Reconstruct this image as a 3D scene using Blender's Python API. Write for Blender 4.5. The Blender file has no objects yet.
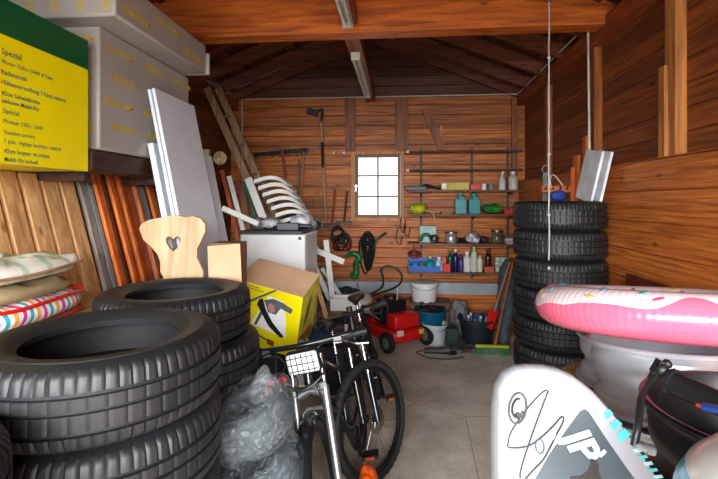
import bpy, math, random
from mathutils import Vector, Matrix, Euler
random.seed(7)
C = bpy.context.scene.collection
PI = math.pi
def R(a): return math.radians(a)
# ---------------------------------------------------------------- camera, light, exposure
YAW = R(5.2); CZ = 1.6; F = 450.0
cd = bpy.data.cameras.new('camera'); cam = bpy.data.objects.new('camera', cd); C.objects.link(cam)
cam.location = (0, 0, CZ); cam.rotation_euler = (R(90), 0, YAW)
cd.sensor_width = 36; cd.lens = F/718*36; cd.shift_y = -(239.5-201)/718; cd.clip_start = .02
bpy.context.scene.camera = cam
w = bpy.data.worlds.new('world'); bpy.context.scene.world = w; w.use_nodes = True
bg = w.node_tree.nodes['Background']; bg.inputs[0].default_value = (.93, .97, 1, 1); bg.inputs[1].default_value = 1.3
vs = bpy.context.scene.view_settings
vs.view_transform = 'Standard'; vs.look = 'None'; vs.gamma = 1; vs.use_curve_mapping = False
vs.exposure = 0.88
# daylight falling in through the open garage door behind the camera
def area(name, loc, rot, sx, sy, e, col):
    ld = bpy.data.lights.new(name, 'AREA'); ld.shape = 'RECTANGLE'; ld.size = sx; ld.size_y = sy; ld.energy = e; ld.color = col
    lo = bpy.data.objects.new(name, ld); C.objects.link(lo); lo.location = loc; lo.rotation_euler = rot
area('door_daylight', (-.2, -3.8, 3.0), (R(78), 0, 0), 6.0, 2.8, 1250, (.96, .98, 1))

# ---------------------------------------------------------------- pixel -> place
FW = Vector((-math.sin(YAW), math.cos(YAW), 0)); RT = Vector((math.cos(YAW), math.sin(YAW), 0))
def ray(px, py): return FW + RT*((px-359)/F) + Vector((0, 0, 1))*((201-py)/F)
def U(px, py, Y=None, X=None, Z=None, plane=None):
    d = ray(px, py); o = Vector((0, 0, CZ))
    if Y is not None: t = Y/d.y
    elif X is not None: t = X/d.x
    elif Z is not None: t = (Z-CZ)/d.z
    else:
        p, n = plane; t = (p-o).dot(n)/d.dot(n)
    return o+d*t

# ---------------------------------------------------------------- mesh builder
class MB:
    def __init__(s): s.v = []; s.f = []; s.mi = []; s.cur = 0
    def add(s, vs_, fs):
        b = len(s.v); s.v += [Vector(q) for q in vs_]
        for f in fs: s.f.append([b+i for i in f]); s.mi.append(s.cur)
        return s
    def box(s, c, size, rot=None):
        x, y, z = [q/2 for q in size]; M = Matrix.Translation(Vector(c))
        if rot is not None: M = M @ (rot.to_4x4() if not isinstance(rot, tuple) else Euler(rot).to_matrix().to_4x4())
        vv = [M @ Vector((i*x, j*y, k*z)) for i in (-1, 1) for j in (-1, 1) for k in (-1, 1)]
        return s.add(vv, [(0,1,3,2),(4,6,7,5),(0,4,5,1),(2,3,7,6),(0,2,6,4),(1,5,7,3)])
    def bb(s, a, b): return s.box([(a[i]+b[i])/2 for i in range(3)], [abs(b[i]-a[i]) for i in range(3)])
    def slab(s, p0, p1, width, wdir, thick):
        p0 = Vector(p0); p1 = Vector(p1); z = (p1-p0).normalized(); x = Vector(wdir); x = (x-z*x.dot(z)).normalized(); y = z.cross(x)
        return s.box((p0+p1)/2, (width, thick, (p1-p0).length), Matrix((x, y, z)).transposed())
    def tube(s, pts, r, n=8, closed=False):
        pts = [Vector(p) for p in pts]; N = len(pts); rr = r if isinstance(r, (list, tuple)) else [r]*N
        b = len(s.v); prev = None; rings = []
        for i, p in enumerate(pts):
            if closed: t = pts[(i+1) % N]-pts[i-1]
            else: t = pts[min(i+1, N-1)]-pts[max(i-1, 0)]
            if t.length < 1e-9: t = Vector((0, 0, 1))
            t.normalize()
            if prev is None:
                a = Vector((0, 0, 1)) if abs(t.z) < .9 else Vector((1, 0, 0)); u = t.cross(a).normalized()
            else: u = (prev-t*prev.dot(t)); u = u.normalized() if u.length > 1e-6 else prev
            prev = u; v = t.cross(u)
            s.v += [p+(u*math.cos(2*PI*k/n)+v*math.sin(2*PI*k/n))*rr[i] for k in range(n)]
        M = N if closed else N-1
        for i in range(M):
            j = (i+1) % N
            for k in range(n): s.f.append([b+i*n+k, b+i*n+(k+1) % n, b+j*n+(k+1) % n, b+j*n+k]); s.mi.append(s.cur)
        if not closed:
            s.f.append([b+k for k in range(n)][::-1]); s.f.append([b+(N-1)*n+k for k in range(n)]); s.mi += [s.cur]*2
        return s
    def cyl(s, p0, p1, r0, r1=None, n=16): return s.tube([p0, p1], [r0, r0 if r1 is None else r1], n)
    def lathe(s, prof, n=32, M=None, closed=False, fn=None):
        M = M or Matrix(); b = len(s.v); L = len(prof)
        for k in range(n):
            a = 2*PI*k/n
            for i, (r, z) in enumerate(prof):
                if fn: r, z = fn(k, i, r, z)
                s.v.append(M @ Vector((r*math.cos(a), r*math.sin(a), z)))
        for k in range(n):
            k2 = (k+1) % n
            for i in range(L if closed else L-1):
                j = (i+1) % L; s.f.append([b+k*L+i, b+k2*L+i, b+k2*L+j, b+k*L+j]); s.mi.append(s.cur)
        return s
    def prism(s, pts, depth, M=None, off=0.0):
        M = M or Matrix(); n = len(pts)
        vv = [M @ Vector((x, y, off)) for x, y in pts]+[M @ Vector((x, y, off+depth)) for x, y in pts]
        return s.add(vv, [list(range(n))[::-1], list(range(n, 2*n))]+[[i, (i+1) % n, n+(i+1) % n, n+i] for i in range(n)])
    def ball(s, c, r, n=16, M=None):
        r = (r, r, r) if not isinstance(r, (tuple, list)) else r; c = Vector(c); m = n//2; b = len(s.v)
        for i in range(m+1):
            th = PI*i/m
            for k in range(n):
                q = Vector((r[0]*math.sin(th)*math.cos(2*PI*k/n), r[1]*math.sin(th)*math.sin(2*PI*k/n), r[2]*math.cos(th)))
                s.v.append(c+((M @ q) if M is not None else q))
        for i in range(m):
            for k in range(n): s.f.append([b+i*n+k, b+(i+1)*n+k, b+(i+1)*n+(k+1) % n, b+i*n+(k+1) % n]); s.mi.append(s.cur)
        return s
    def torus(s, c, Rr, r, M=None, n=40, m=10):
        M = Matrix.Translation(Vector(c)) @ (M or Matrix())
        return s.lathe([(Rr+r*math.cos(2*PI*i/m), r*math.sin(2*PI*i/m)) for i in range(m)], n, M, True)
def arc(c, r, a0, a1, n, u=(1,0,0), v=(0,0,1)):
    c = Vector(c); u = Vector(u); v = Vector(v)
    return [c+u*r*math.cos(R(a0+(a1-a0)*i/n))+v*r*math.sin(R(a0+(a1-a0)*i/n)) for i in range(n+1)]
def spl(pts, n=6):
    pts = [Vector(p) for p in pts]; out = []
    for i in range(len(pts)-1):
        p0 = pts[max(i-1, 0)]; p1 = pts[i]; p2 = pts[i+1]; p3 = pts[min(i+2, len(pts)-1)]
        for k in range(n):
            t = k/n
            out.append(.5*((2*p1)+(p2-p0)*t+(2*p0-5*p1+4*p2-p3)*t*t+(3*p1-p0-3*p2+p3)*t*t*t))
    return out+[pts[-1]]

# ---------------------------------------------------------------- objects
MW = {}
def tag(o, label=None, cat=None, group=None, kind=None):
    if label: o['label'] = label
    if cat: o['category'] = cat
    if group: o['group'] = group
    if kind: o['kind'] = kind
    return o
def thing(name, label, cat, loc=(0,0,0), rot=(0,0,0), group=None):
    o = bpy.data.objects.new(name, None); C.objects.link(o); o.location = loc; o.rotation_euler = rot; o.empty_display_size = .1
    MW[o] = Matrix.Translation(Vector(loc)) @ Euler(rot).to_matrix().to_4x4()
    return tag(o, label, cat, group)
def obj(name, mb, mats, parent=None, world=False, bevel=0, smooth=40, sub=0, loc=None, label=None):
    """world=True: vertices are world coordinates, origin goes to the parent's or to the base of the mesh"""
    mats = mats if isinstance(mats, (list, tuple)) else [mats]
    v = mb.v; M = Matrix()
    if parent is not None:
        if world: inv = MW[parent].inverted(); v = [inv @ q for q in v]
    elif loc is not None: M = Matrix.Translation(Vector(loc))
    else:
        xs = [q.x for q in v]; ys = [q.y for q in v]; zs = [q.z for q in v]
        c = Vector(((min(xs)+max(xs))/2, (min(ys)+max(ys))/2, min(zs))); v = [q-c for q in v]; M = Matrix.Translation(c)
    me = bpy.data.meshes.new(name); me.from_pydata([tuple(q) for q in v], [], mb.f)
    for m in mats: me.materials.append(m)
    me.polygons.foreach_set('material_index', mb.mi)
    me.polygons.foreach_set('use_smooth', [bool(smooth)]*len(mb.f))
    me.update()
    if smooth: me.set_sharp_from_angle(angle=R(smooth))
    o = bpy.data.objects.new(name, me); C.objects.link(o)
    if parent is not None: o.parent = parent; MW[o] = MW[parent]
    else: o.location = M.translation; MW[o] = M
    if bevel:
        b = o.modifiers.new('bevel', 'BEVEL'); b.width = bevel; b.segments = 2; b.limit_method = 'ANGLE'; b.angle_limit = R(40)
    if sub:
        b = o.modifiers.new('sub', 'SUBSURF'); b.levels = sub; b.render_levels = sub
    if label: o['label'] = label
    return o
def struct(name, mb, m, **k): return tag(obj(name, mb, m, world=True, **k), kind='structure')
def single(name, mb, m, label, cat, group=None, **k): return tag(obj(name, mb, m, world=True, **k), label, cat, group)
def dup(o, loc=None, rot=None, label=None, parent=None, group=None):
    c = o.copy(); C.objects.link(c)
    if parent is not None: c.parent = parent
    if loc is not None: c.location = loc
    if rot is not None: c.rotation_euler = rot
    if label: c['label'] = label
    if group: c['group'] = group
    for ch in list(o.children): dup(ch, parent=c)
    return c
def text(s, size, M, m, parent, name='lettering', extrude=.0004, bold=0.0, align='LEFT', shear=0.0, space=1.0):
    cu = bpy.data.curves.new(name, 'FONT'); cu.body = s; cu.size = size; cu.extrude = extrude; cu.offset = bold; cu.align_x = align; cu.shear = shear
    cu.space_character = space; cu.resolution_u = 2
    t = bpy.data.objects.new(name+'_src', cu); C.objects.link(t)
    bpy.context.view_layer.update()
    me = bpy.data.meshes.new_from_object(t.evaluated_get(bpy.context.evaluated_depsgraph_get()))
    bpy.data.objects.remove(t); bpy.data.curves.remove(cu)
    T = MW[parent].inverted() @ M; me.transform(T); me.name = name; me.materials.clear(); me.materials.append(m)
    o = bpy.data.objects.new(name, me); C.objects.link(o); o.parent = parent; MW[o] = MW[parent]
    return o

# ---------------------------------------------------------------- materials
def lin(c): return tuple(((q/255)/12.92 if q/255 <= .04045 else ((q/255+.055)/1.055)**2.4) for q in c)+(1,)
MATS = {}
def mat(name, c, rough=.6, metal=0, var=.12, vs_=8.0, bump=0, trans=0, alpha=1, c2=None, coat=0, ior=1.45):
    if name in MATS: return MATS[name]
    m = bpy.data.materials.new(name); m.use_nodes = True; nt = m.node_tree; N = nt.nodes; L = nt.links; p = N['Principled BSDF']
    p.inputs['Roughness'].default_value = rough; p.inputs['Metallic'].default_value = metal; p.inputs['IOR'].default_value = ior
    p.inputs['Transmission Weight'].default_value = trans; p.inputs['Alpha'].default_value = alpha; p.inputs['Coat Weight'].default_value = coat
    tc = N.new('ShaderNodeTexCoord'); no = N.new('ShaderNodeTexNoise'); no.inputs['Scale'].default_value = vs_; no.inputs['Detail'].default_value = 4
    L.new(tc.outputs['Object'], no.inputs['Vector'])
    cr = N.new('ShaderNodeValToRGB'); a = lin(c); b = lin(c2) if c2 else tuple(q*(1-var*2) for q in a[:3])+(1,)
    cr.color_ramp.elements[0].position = .35; cr.color_ramp.elements[1].position = .65
    cr.color_ramp.elements[0].color = b; cr.color_ramp.elements[1].color = a
    L.new(no.outputs['Fac'], cr.inputs['Fac']); L.new(cr.outputs['Color'], p.inputs['Base Color'])
    if bump:
        bp = N.new('ShaderNodeBump'); bp.inputs['Strength'].default_value = bump; bp.inputs['Distance'].default_value = .01
        L.new(no.outputs['Fac'], bp.inputs['Height']); L.new(bp.outputs['Normal'], p.inputs['Normal'])
    MATS[name] = m; return m
def wood(name, ca, cb, axis='x', board=None, off=0, rough=.55, tint=.35, grain=60, knots=True):
    """grain along axis; board=(axis,width) gives each board its own tint"""
    m = bpy.data.materials.new(name); m.use_nodes = True; nt = m.node_tree; N = nt.nodes; L = nt.links; p = N['Principled BSDF']
    p.inputs['Roughness'].default_value = rough
    tc = N.new('ShaderNodeTexCoord'); mp = N.new('ShaderNodeMapping'); sc = [grain]*3; sc['xyz'.index(axis)] = 2.2; mp.inputs['Scale'].default_value = sc
    L.new(tc.outputs['Object'], mp.inputs['Vector'])
    add = N.new('ShaderNodeVectorMath'); add.operation = 'ADD'; L.new(mp.outputs[0], add.inputs[0])
    no = N.new('ShaderNodeTexNoise'); no.inputs['Scale'].default_value = 1; no.inputs['Detail'].default_value = 5; no.inputs['Distortion'].default_value = .6
    L.new(add.outputs[0], no.inputs['Vector'])
    cr = N.new('ShaderNodeValToRGB'); cr.color_ramp.elements[0].position = .3; cr.color_ramp.elements[1].position = .68
    cr.color_ramp.elements[0].color = lin(cb); cr.color_ramp.elements[1].color = lin(ca); L.new(no.outputs['Fac'], cr.inputs['Fac'])
    hv = N.new('ShaderNodeHueSaturation'); L.new(cr.outputs[0], hv.inputs['Color'])
    oi = N.new('ShaderNodeObjectInfo')
    wn = N.new('ShaderNodeTexWhiteNoise'); wn.noise_dimensions = '1D'
    if board:
        sx = N.new('ShaderNodeSeparateXYZ'); L.new(tc.outputs['Object'], sx.inputs[0])
        dv = N.new('ShaderNodeMath'); dv.operation = 'DIVIDE'; dv.inputs[1].default_value = board[1]; L.new(sx.outputs['XYZ'.index(board[0].upper())], dv.inputs[0])
        fl = N.new('ShaderNodeMath'); fl.operation = 'FLOOR'; L.new(dv.outputs[0], fl.inputs[0]); L.new(fl.outputs[0], wn.inputs['W'])
        cb3 = N.new('ShaderNodeCombineXYZ'); ml = N.new('ShaderNodeMath'); ml.operation = 'MULTIPLY'; ml.inputs[1].default_value = 7.3
        L.new(fl.outputs[0], ml.inputs[0]); [L.new(ml.outputs[0], cb3.inputs[i]) for i in range(3)]; L.new(cb3.outputs[0], add.inputs[1])
    else:
        L.new(oi.outputs['Random'], wn.inputs['W'])
    big = N.new('ShaderNodeTexNoise'); big.inputs['Scale'].default_value = 1.3; big.inputs['Detail'].default_value = 3; L.new(tc.outputs['Object'], big.inputs['Vector'])
    sm = N.new('ShaderNodeMath'); sm.operation = 'MULTIPLY_ADD'; sm.inputs[1].default_value = .5; L.new(big.outputs['Fac'], sm.inputs[0]); L.new(wn.outputs['Value'], sm.inputs[2])
    mr = N.new('ShaderNodeMapRange'); mr.inputs[1].default_value = 0; mr.inputs[2].default_value = 1.5; mr.inputs[3].default_value = 1-tint; mr.inputs[4].default_value = 1+tint
    L.new(sm.outputs[0], mr.inputs[0]); L.new(mr.outputs[0], hv.inputs['Value'])
    last = hv.outputs[0]
    if knots:
        vo = N.new('ShaderNodeTexVoronoi'); k = [7, 7, 7]; k['xyz'.index(axis)] = 2.5; m2 = N.new('ShaderNodeMapping'); m2.inputs['Scale'].default_value = k
        L.new(tc.outputs['Object'], m2.inputs['Vector']); L.new(m2.outputs[0], vo.inputs['Vector']); vo.inputs['Scale'].default_value = 1
        k2 = N.new('ShaderNodeMapRange'); k2.inputs[1].default_value = .05; k2.inputs[2].default_value = .11; k2.inputs[3].default_value = .75; k2.inputs[4].default_value = 0
        L.new(vo.outputs['Distance'], k2.inputs[0])
        mx = N.new('ShaderNodeMix'); mx.data_type = 'RGBA'; mx.inputs[7].default_value = tuple(q*.35 for q in lin(cb)[:3])+(1,)
        L.new(k2.outputs[0], mx.inputs[0]); L.new(last, mx.inputs[6]); last = mx.outputs[2]
    L.new(last, p.inputs['Base Color'])
    bp = N.new('ShaderNodeBump'); bp.inputs['Strength'].default_value = .25; bp.inputs['Distance'].default_value = .004
    L.new(no.outputs['Fac'], bp.inputs['Height']); L.new(bp.outputs[0], p.inputs['Normal'])
    return m
black = mat('black_plastic', (26, 26, 28), .45, var=.2)
dgrey = mat('dark_grey', (58, 60, 63), .5)
grey = mat('grey_plastic', (130, 132, 134), .5)
white = mat('white_paint', (232, 232, 230), .4, var=.04)
lam = mat('laminate', (228, 234, 244), .35, var=.03)
chrome = mat('brushed_metal', (200, 202, 205), .22, 1, var=.06)
steel = mat('dull_steel', (140, 140, 142), .4, 1)
red = mat('red_plastic', (215, 30, 25), .35, var=.08)
yellow = mat('yellow_print', (240, 222, 0), .5, var=.02)
green = mat('green_plastic', (20, 110, 60), .45)
teal = mat('teal_plastic', (10, 145, 150), .35)
blue = mat('blue_plastic', (25, 75, 170), .35)
purple = mat('purple_plastic', (72, 50, 110), .4)
orange = mat('orange_plastic', (225, 85, 25), .4)
brownglass = mat('brown_glass', (70, 30, 12), .15)
card = mat('cardboard', (205, 165, 130), .8, var=.07, vs_=5)
rubber = mat('tyre_rubber', (30, 31, 33), .5, var=.14, vs_=9, bump=.15)
# ---------------------------------------------------------------- the room
YB = 5.7; XR = 1.45; XL = -2.19; Y0 = -1.2; RX = -.37; ZE = 2.9; SL = math.tan(R(22)); ZR = ZE+(XR-RX)*SL
w_low_r = wood('wall_boards_honey', (216, 124, 48), (136, 66, 22), 'y', ('z', .19), tint=.3)
w_up_r = wood('wall_boards_red_brown_right', (150, 78, 28), (84, 38, 14), 'y', ('z', .13), tint=.35)
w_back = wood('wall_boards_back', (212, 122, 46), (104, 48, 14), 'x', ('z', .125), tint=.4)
w_gab = wood('wall_boards_gable_shaded', (104, 52, 18), (54, 24, 8), 'x', ('z', .12), tint=.35)  # darker than the back wall below: upper shade put into the board colour
w_left = wood('wall_boards_left', (130, 66, 26), (76, 36, 14), 'y', ('z', .13), tint=.35)
w_beam = wood('beam_wood', (226, 118, 34), (140, 62, 14), 'x', tint=.15, grain=25)
w_beam_y = wood('beam_wood_long', (160, 72, 26), (100, 42, 14), 'y', tint=.15, grain=25)
w_roof = wood('roof_boards', (104, 52, 22), (58, 28, 12), 'y', ('x', .12), tint=.3)
w_post = wood('post_wood', (200, 132, 66), (136, 76, 30), 'z', tint=.15, grain=25)
w_postd = wood('post_wood_dark', (160, 88, 36), (96, 48, 18), 'z', tint=.2, grain=25)

def concrete():
    m = bpy.data.materials.new('concrete_floor'); m.use_nodes = True; nt = m.node_tree; N = nt.nodes; L = nt.links; p = N['Principled BSDF']; p.inputs['Roughness'].default_value = .75
    tc = N.new('ShaderNodeTexCoord')
    n1 = N.new('ShaderNodeTexNoise'); n1.inputs['Scale'].default_value = 1.6; n1.inputs['Detail'].default_value = 8; n1.inputs['Roughness'].default_value = .65
    n2 = N.new('ShaderNodeTexNoise'); n2.inputs['Scale'].default_value = 60; n2.inputs['Detail'].default_value = 3
    vo = N.new('ShaderNodeTexVoronoi'); vo.feature = 'DISTANCE_TO_EDGE'; vo.inputs['Scale'].default_value = .33
    for q in (n1, n2, vo): L.new(tc.outputs['Object'], q.inputs['Vector'])
    cr = N.new('ShaderNodeValToRGB'); e = cr.color_ramp.elements; e[0].position = .36; e[0].color = lin((168, 158, 144)); e[1].position = .62; e[1].color = lin((226, 217, 202))
    L.new(n1.outputs['Fac'], cr.inputs['Fac'])
    mx = N.new('ShaderNodeMix'); mx.data_type = 'RGBA'; mx.blend_type = 'MULTIPLY'; mx.inputs[0].default_value = .5; L.new(cr.outputs[0], mx.inputs[6])
    c2 = N.new('ShaderNodeValToRGB'); c2.color_ramp.elements[0].position = .3; c2.color_ramp.elements[0].color = (.72, .70, .68, 1); c2.color_ramp.elements[1].position = .55
    L.new(n2.outputs['Fac'], c2.inputs['Fac']); L.new(c2.outputs[0], mx.inputs[7])
    m3 = N.new('ShaderNodeMix'); m3.data_type = 'RGBA'; m3.blend_type = 'MULTIPLY'; L.new(mx.outputs[2], m3.inputs[6]); m3.inputs[7].default_value = (.5, .46, .42, 1)
    r = N.new('ShaderNodeMapRange'); r.inputs[1].default_value = 0; r.inputs[2].default_value = .002; r.inputs[3].default_value = 1; r.inputs[4].default_value = 0; L.new(vo.outputs['Distance'], r.inputs[0]); L.new(r.outputs[0], m3.inputs[0])
    L.new(m3.outputs[2], p.inputs['Base Color'])
    b = N.new('ShaderNodeBump'); b.inputs['Strength'].default_value = .15; b.inputs['Distance'].default_value = .01; L.new(n2.outputs['Fac'], b.inputs['Height']); L.new(b.outputs[0], p.inputs['Normal'])
    return m
struct('floor', MB().bb((XL-.1, Y0-2, -.1), (XR+.3, YB+.2, 0)), concrete(), smooth=0)

def boards_x(m, x0, x1, z0, z1, y, w_, hole=None, t=.02):
    """horizontal boards facing -y, with an optional rectangular hole"""
    z = z0
    while z < z1-1e-4:
        zt = min(z+w_, z1); spans = [(x0, x1)]
        if hole and zt > hole[2]+1e-4 and z < hole[3]-1e-4: spans = [(x0, hole[0]), (hole[1], x1)]
        for a, b in spans:
            g = .004
            m.add([(a, y, z), (b, y, z), (b, y-t+g, z+g*.4), (a, y-t+g, z+g*.4), (b, y-t, z+g*1.6), (a, y-t, z+g*1.6),
                   (b, y-t, zt-g*1.6), (a, y-t, zt-g*1.6), (b, y-t+g, zt-g*.4), (a, y-t+g, zt-g*.4), (b, y, zt), (a, y, zt)],
                  [(0,1,2,3), (3,2,4,5), (5,4,6,7), (7,6,8,9), (9,8,10,11)])
        z = zt
def boards_y(m, y0, y1, z0, z1, x, w_, sgn, t=.02):
    b0 = len(m.v); tmp = MB(); boards_x(tmp, y0, y1, z0, z1, 0, w_, t=t)
    # map (x,y,z)->(x + sgn*y ... , x , z)
    m.add([(x+sgn*q.y, q.x, q.z) for q in tmp.v], [f if sgn > 0 else f[::-1] for f in tmp.f])
# window
WA = U(358, 215, Y=YB); WB = U(398, 157, Y=YB); hole = (WA.x-.03, WB.x+.03, WA.z-.03, WB.z+.03)
ZC = U(440, 95, Y=YB).z
wb = MB(); ZM = round(hole[3]/.125)*.125
# align rows with the hole
boards_x(wb, XL, XR, 0, hole[2], YB, hole[2]/round(hole[2]/.125), None)
hh = (hole[3]-hole[2]); nb = round(hh/.125)
boards_x(wb, XL, XR, hole[2], hole[3], YB, hh/nb, hole)
boards_x(wb, XL, XR, hole[3], ZC, YB, (ZC-hole[3])/round((ZC-hole[3])/.125))
wb.bb((XL-.1, YB+.001, 0), (hole[0], YB+.06, ZE)); wb.bb((hole[1], YB+.001, 0), (XR+.1, YB+.06, ZE))
wb.bb((hole[0], YB+.001, 0), (hole[1], YB+.06, hole[2])); wb.bb((hole[0], YB+.001, hole[3]), (hole[1], YB+.06, ZE))
struct('wall_back', wb, w_back, smooth=0, loc=(0, 0, 0))
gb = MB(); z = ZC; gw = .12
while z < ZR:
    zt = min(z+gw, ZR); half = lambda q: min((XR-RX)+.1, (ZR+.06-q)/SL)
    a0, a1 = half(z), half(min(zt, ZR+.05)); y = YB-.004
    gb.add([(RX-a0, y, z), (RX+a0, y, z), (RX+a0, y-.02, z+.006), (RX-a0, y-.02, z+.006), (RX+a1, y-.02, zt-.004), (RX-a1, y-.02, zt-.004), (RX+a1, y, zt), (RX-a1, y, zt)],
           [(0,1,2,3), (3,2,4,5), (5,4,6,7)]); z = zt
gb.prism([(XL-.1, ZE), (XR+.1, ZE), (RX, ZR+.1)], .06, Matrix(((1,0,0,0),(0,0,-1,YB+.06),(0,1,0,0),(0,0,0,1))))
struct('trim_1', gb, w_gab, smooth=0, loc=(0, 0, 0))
# right wall: thick honey lining boards to 1.84 m, darker cladding set back above
ZL = 1.845
wr = MB(); boards_y(wr, Y0, YB, 0, ZL, XR+.02, ZL/10, 1); wr.bb((XR+.021, Y0, 0), (XR+.16, YB, ZL-.002)); wr.bb((XR, Y0, ZL-.012), (XR+.08, YB, ZL))
struct('wall_right', wr, w_low_r, smooth=0, loc=(0, 0, 0))
wu = MB(); boards_y(wu, Y0, YB, ZL, ZE+.1, XR+.1, .13, 1); wu.bb((XR+.101, Y0, ZL), (XR+.16, YB, ZE+.1))
struct('wall_right_upper', wu, w_up_r, smooth=0, loc=(0, 0, 0))
wl = MB(); boards_y(wl, Y0, YB, 0, ZE, XL-.02, ZE/22, -1); wl.bb((XL-.1, Y0, 0), (XL-.021, YB, ZE))
struct('wall_left', wl, w_left, smooth=0, loc=(0, 0, 0))
q = MB(); q.bb((XL-.1, Y0-.1, 2.2), (XR+.16, Y0, ZR+.1)); q.bb((XL-.1, Y0-.1, 0), (XL+.1, Y0, 2.3)); q.bb((XR-.1, Y0-.1, 0), (XR+.16, Y0, 2.3)); struct('wall_front', q, w_gab, smooth=0)  # unseen front wall; its lintel is added to block high sky light
# roof: boards, rafters, battens
rf = MB()
for sx in (-1, 1):
    W = (XR-RX)+.35; n = 16
    for i in range(n):
        a = W*i/n; b = W*(i+1)/n-.008
        p = [(RX+sx*a, ZR-a*SL+.1), (RX+sx*b, ZR-b*SL+.1), (RX+sx*b, ZR-b*SL+.125), (RX+sx*a, ZR-a*SL+.125)]
        rf.add([(x, Y0, z) for x, z in p]+[(x, YB+.3, z) for x, z in p], [(0,1,2,3),(4,7,6,5),(0,4,5,1),(2,6,7,3),(1,5,6,2),(0,3,7,4)])
    rf.add([(RX, Y0, ZR+.13), (RX+sx*W, Y0, ZR-W*SL+.13), (RX+sx*W, YB+.3, ZR-W*SL+.13), (RX, YB+.3, ZR+.13)], [(0,1,2,3)])
struct('ceiling', rf, w_roof, smooth=0, loc=(0, 0, 0))
w_raf = wood('rafter_wood', (128, 64, 26), (74, 34, 14), 'x', tint=.2, grain=25)
k = 2
for y in (.2, 1.2, 2.2, 3.62, 4.15, 4.68, 5.2, 5.62):
    r = MB()
    for sx in (-1, 1):
        L_ = (XR-RX)+.02
        r.slab((RX, y, ZR+.02), (RX+sx*L_, y, ZR-L_*SL+.02), .05, (0, 1, 0), .13)
    struct('trim_%d' % k, r, w_raf, smooth=0); k += 1
bt = MB()
for sx in (-1, 1):
    for i in range(6):
        a = .25+i*.3; bt.box((RX+sx*a, 2.2, ZR-a*SL+.085), (.05, 7, .03), (0, sx*R(22), 0))
struct('trim_%d' % k, bt, w_roof, smooth=0); k += 1
# eaves plates
pl = MB(); pl.bb((XR-.02, Y0, ZE-.13), (XR+.1, YB, ZE)); struct('trim_%d' % k, pl, w_beam_y, smooth=0, bevel=.004); k += 1
pl = MB(); pl.bb((XL-.02, Y0, ZE-.13), (XL+.1, YB, ZE)); struct('trim_%d' % k, pl, w_beam_y, smooth=0, bevel=.004); k += 1
# tie beam with trim board
TY = 3.3; tb = MB(); tb.bb((XL-.05, TY, ZE-.0), (XR+.1, TY+.12, ZE+.3)); struct('trim_%d' % k, tb, w_beam, smooth=0, bevel=.006, loc=(0,0,0)); k += 1
tb = MB(); tb.bb((XL-.05, TY-.01, ZE-.06), (XR+.1, TY+.14, ZE-.002)); struct('trim_%d' % k, tb, w_beam, smooth=0, bevel=.004, loc=(0,0,0)); k += 1
# long beam under the ridge, carries the lamps
cb_ = MB(); cb_.bb((RX-.06, .3, ZE+.0), (RX+.06, TY-.012, ZE+.1)); struct('trim_%d' % k, cb_, w_beam_y, smooth=0, bevel=.004); k += 1
cb_ = MB(); cb_.bb((RX-.06, TY+.142, ZE-.05), (RX+.06, YB-.02, ZE+.06)); struct('trim_%d' % k, cb_, w_beam_y, smooth=0, bevel=.004); k += 1
# posts on the right wall
def post_r(px, py, wid, X=XR, d=.1, m=w_post, z0=ZL, z1=ZE-.13, name=None):
    global k
    p = U(px, py, X=X); b = MB(); b.bb((X, p.y-wid/2, z0), (X+d, p.y+wid/2, z1)); struct('trim_%d' % k, b, m, smooth=0, bevel=.004); k += 1
post_r(670, 100, .10, X=XR+.02, d=.06, m=w_post); post_r(661, 130, .06, X=XR+.0, d=.08, z1=2.35)
post_r(592, 90, .09, X=XR+.02, d=.06, m=w_postd)
post_r(545, 110, .10, X=XR+.02, d=.06, m=w_postd)
# studs and rails on the back wall
def back_box(px0, py0, px1, py1, d, m, Y=YB-.02):
    global k
    a = U(px0, py1, Y=Y-d); b_ = U(px1, py0, Y=Y-d); b = MB(); b.bb((a.x, Y-d, a.z), (b_.x, Y, b_.z)); struct('trim_%d' % k, b, m, smooth=0, bevel=.003, loc=(0,0,0)); k += 1
back_box(345, 98, 355, 151, .04, w_postd); back_box(395, 98, 408, 151, .04, w_postd)
back_box(512, 98, 517, 190, .05, w_postd)
d1 = MB(); a = U(425, 110, Y=YB-.06); b_ = U(443, 150, Y=YB-.06); d1.slab(b_, a, .09, (1, 0, 0), .03); struct('trim_%d' % k, d1, w_postd, smooth=0); k += 1
# plinth strip at the foot of the back wall
pm = mat('painted_plinth', (176, 184, 192), .7, var=.15, vs_=5)
a = U(330, 292, Y=YB-.05); b_ = U(510, 284, Y=YB-.05); q = MB(); q.bb((a.x-.8, YB-.05, a.z), (XR, YB-.021, b_.z)); struct('baseboard_back', q, pm, smooth=0)
rb = mat('red_brown_board', (112, 42, 30), .6, var=.2)
q = MB(); q.bb((XR-.02, 1.4, .7), (XR-.001, 3.0, U(640, 277, X=XR).z)); struct('baseboard_right', q, rb, smooth=0)
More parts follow.
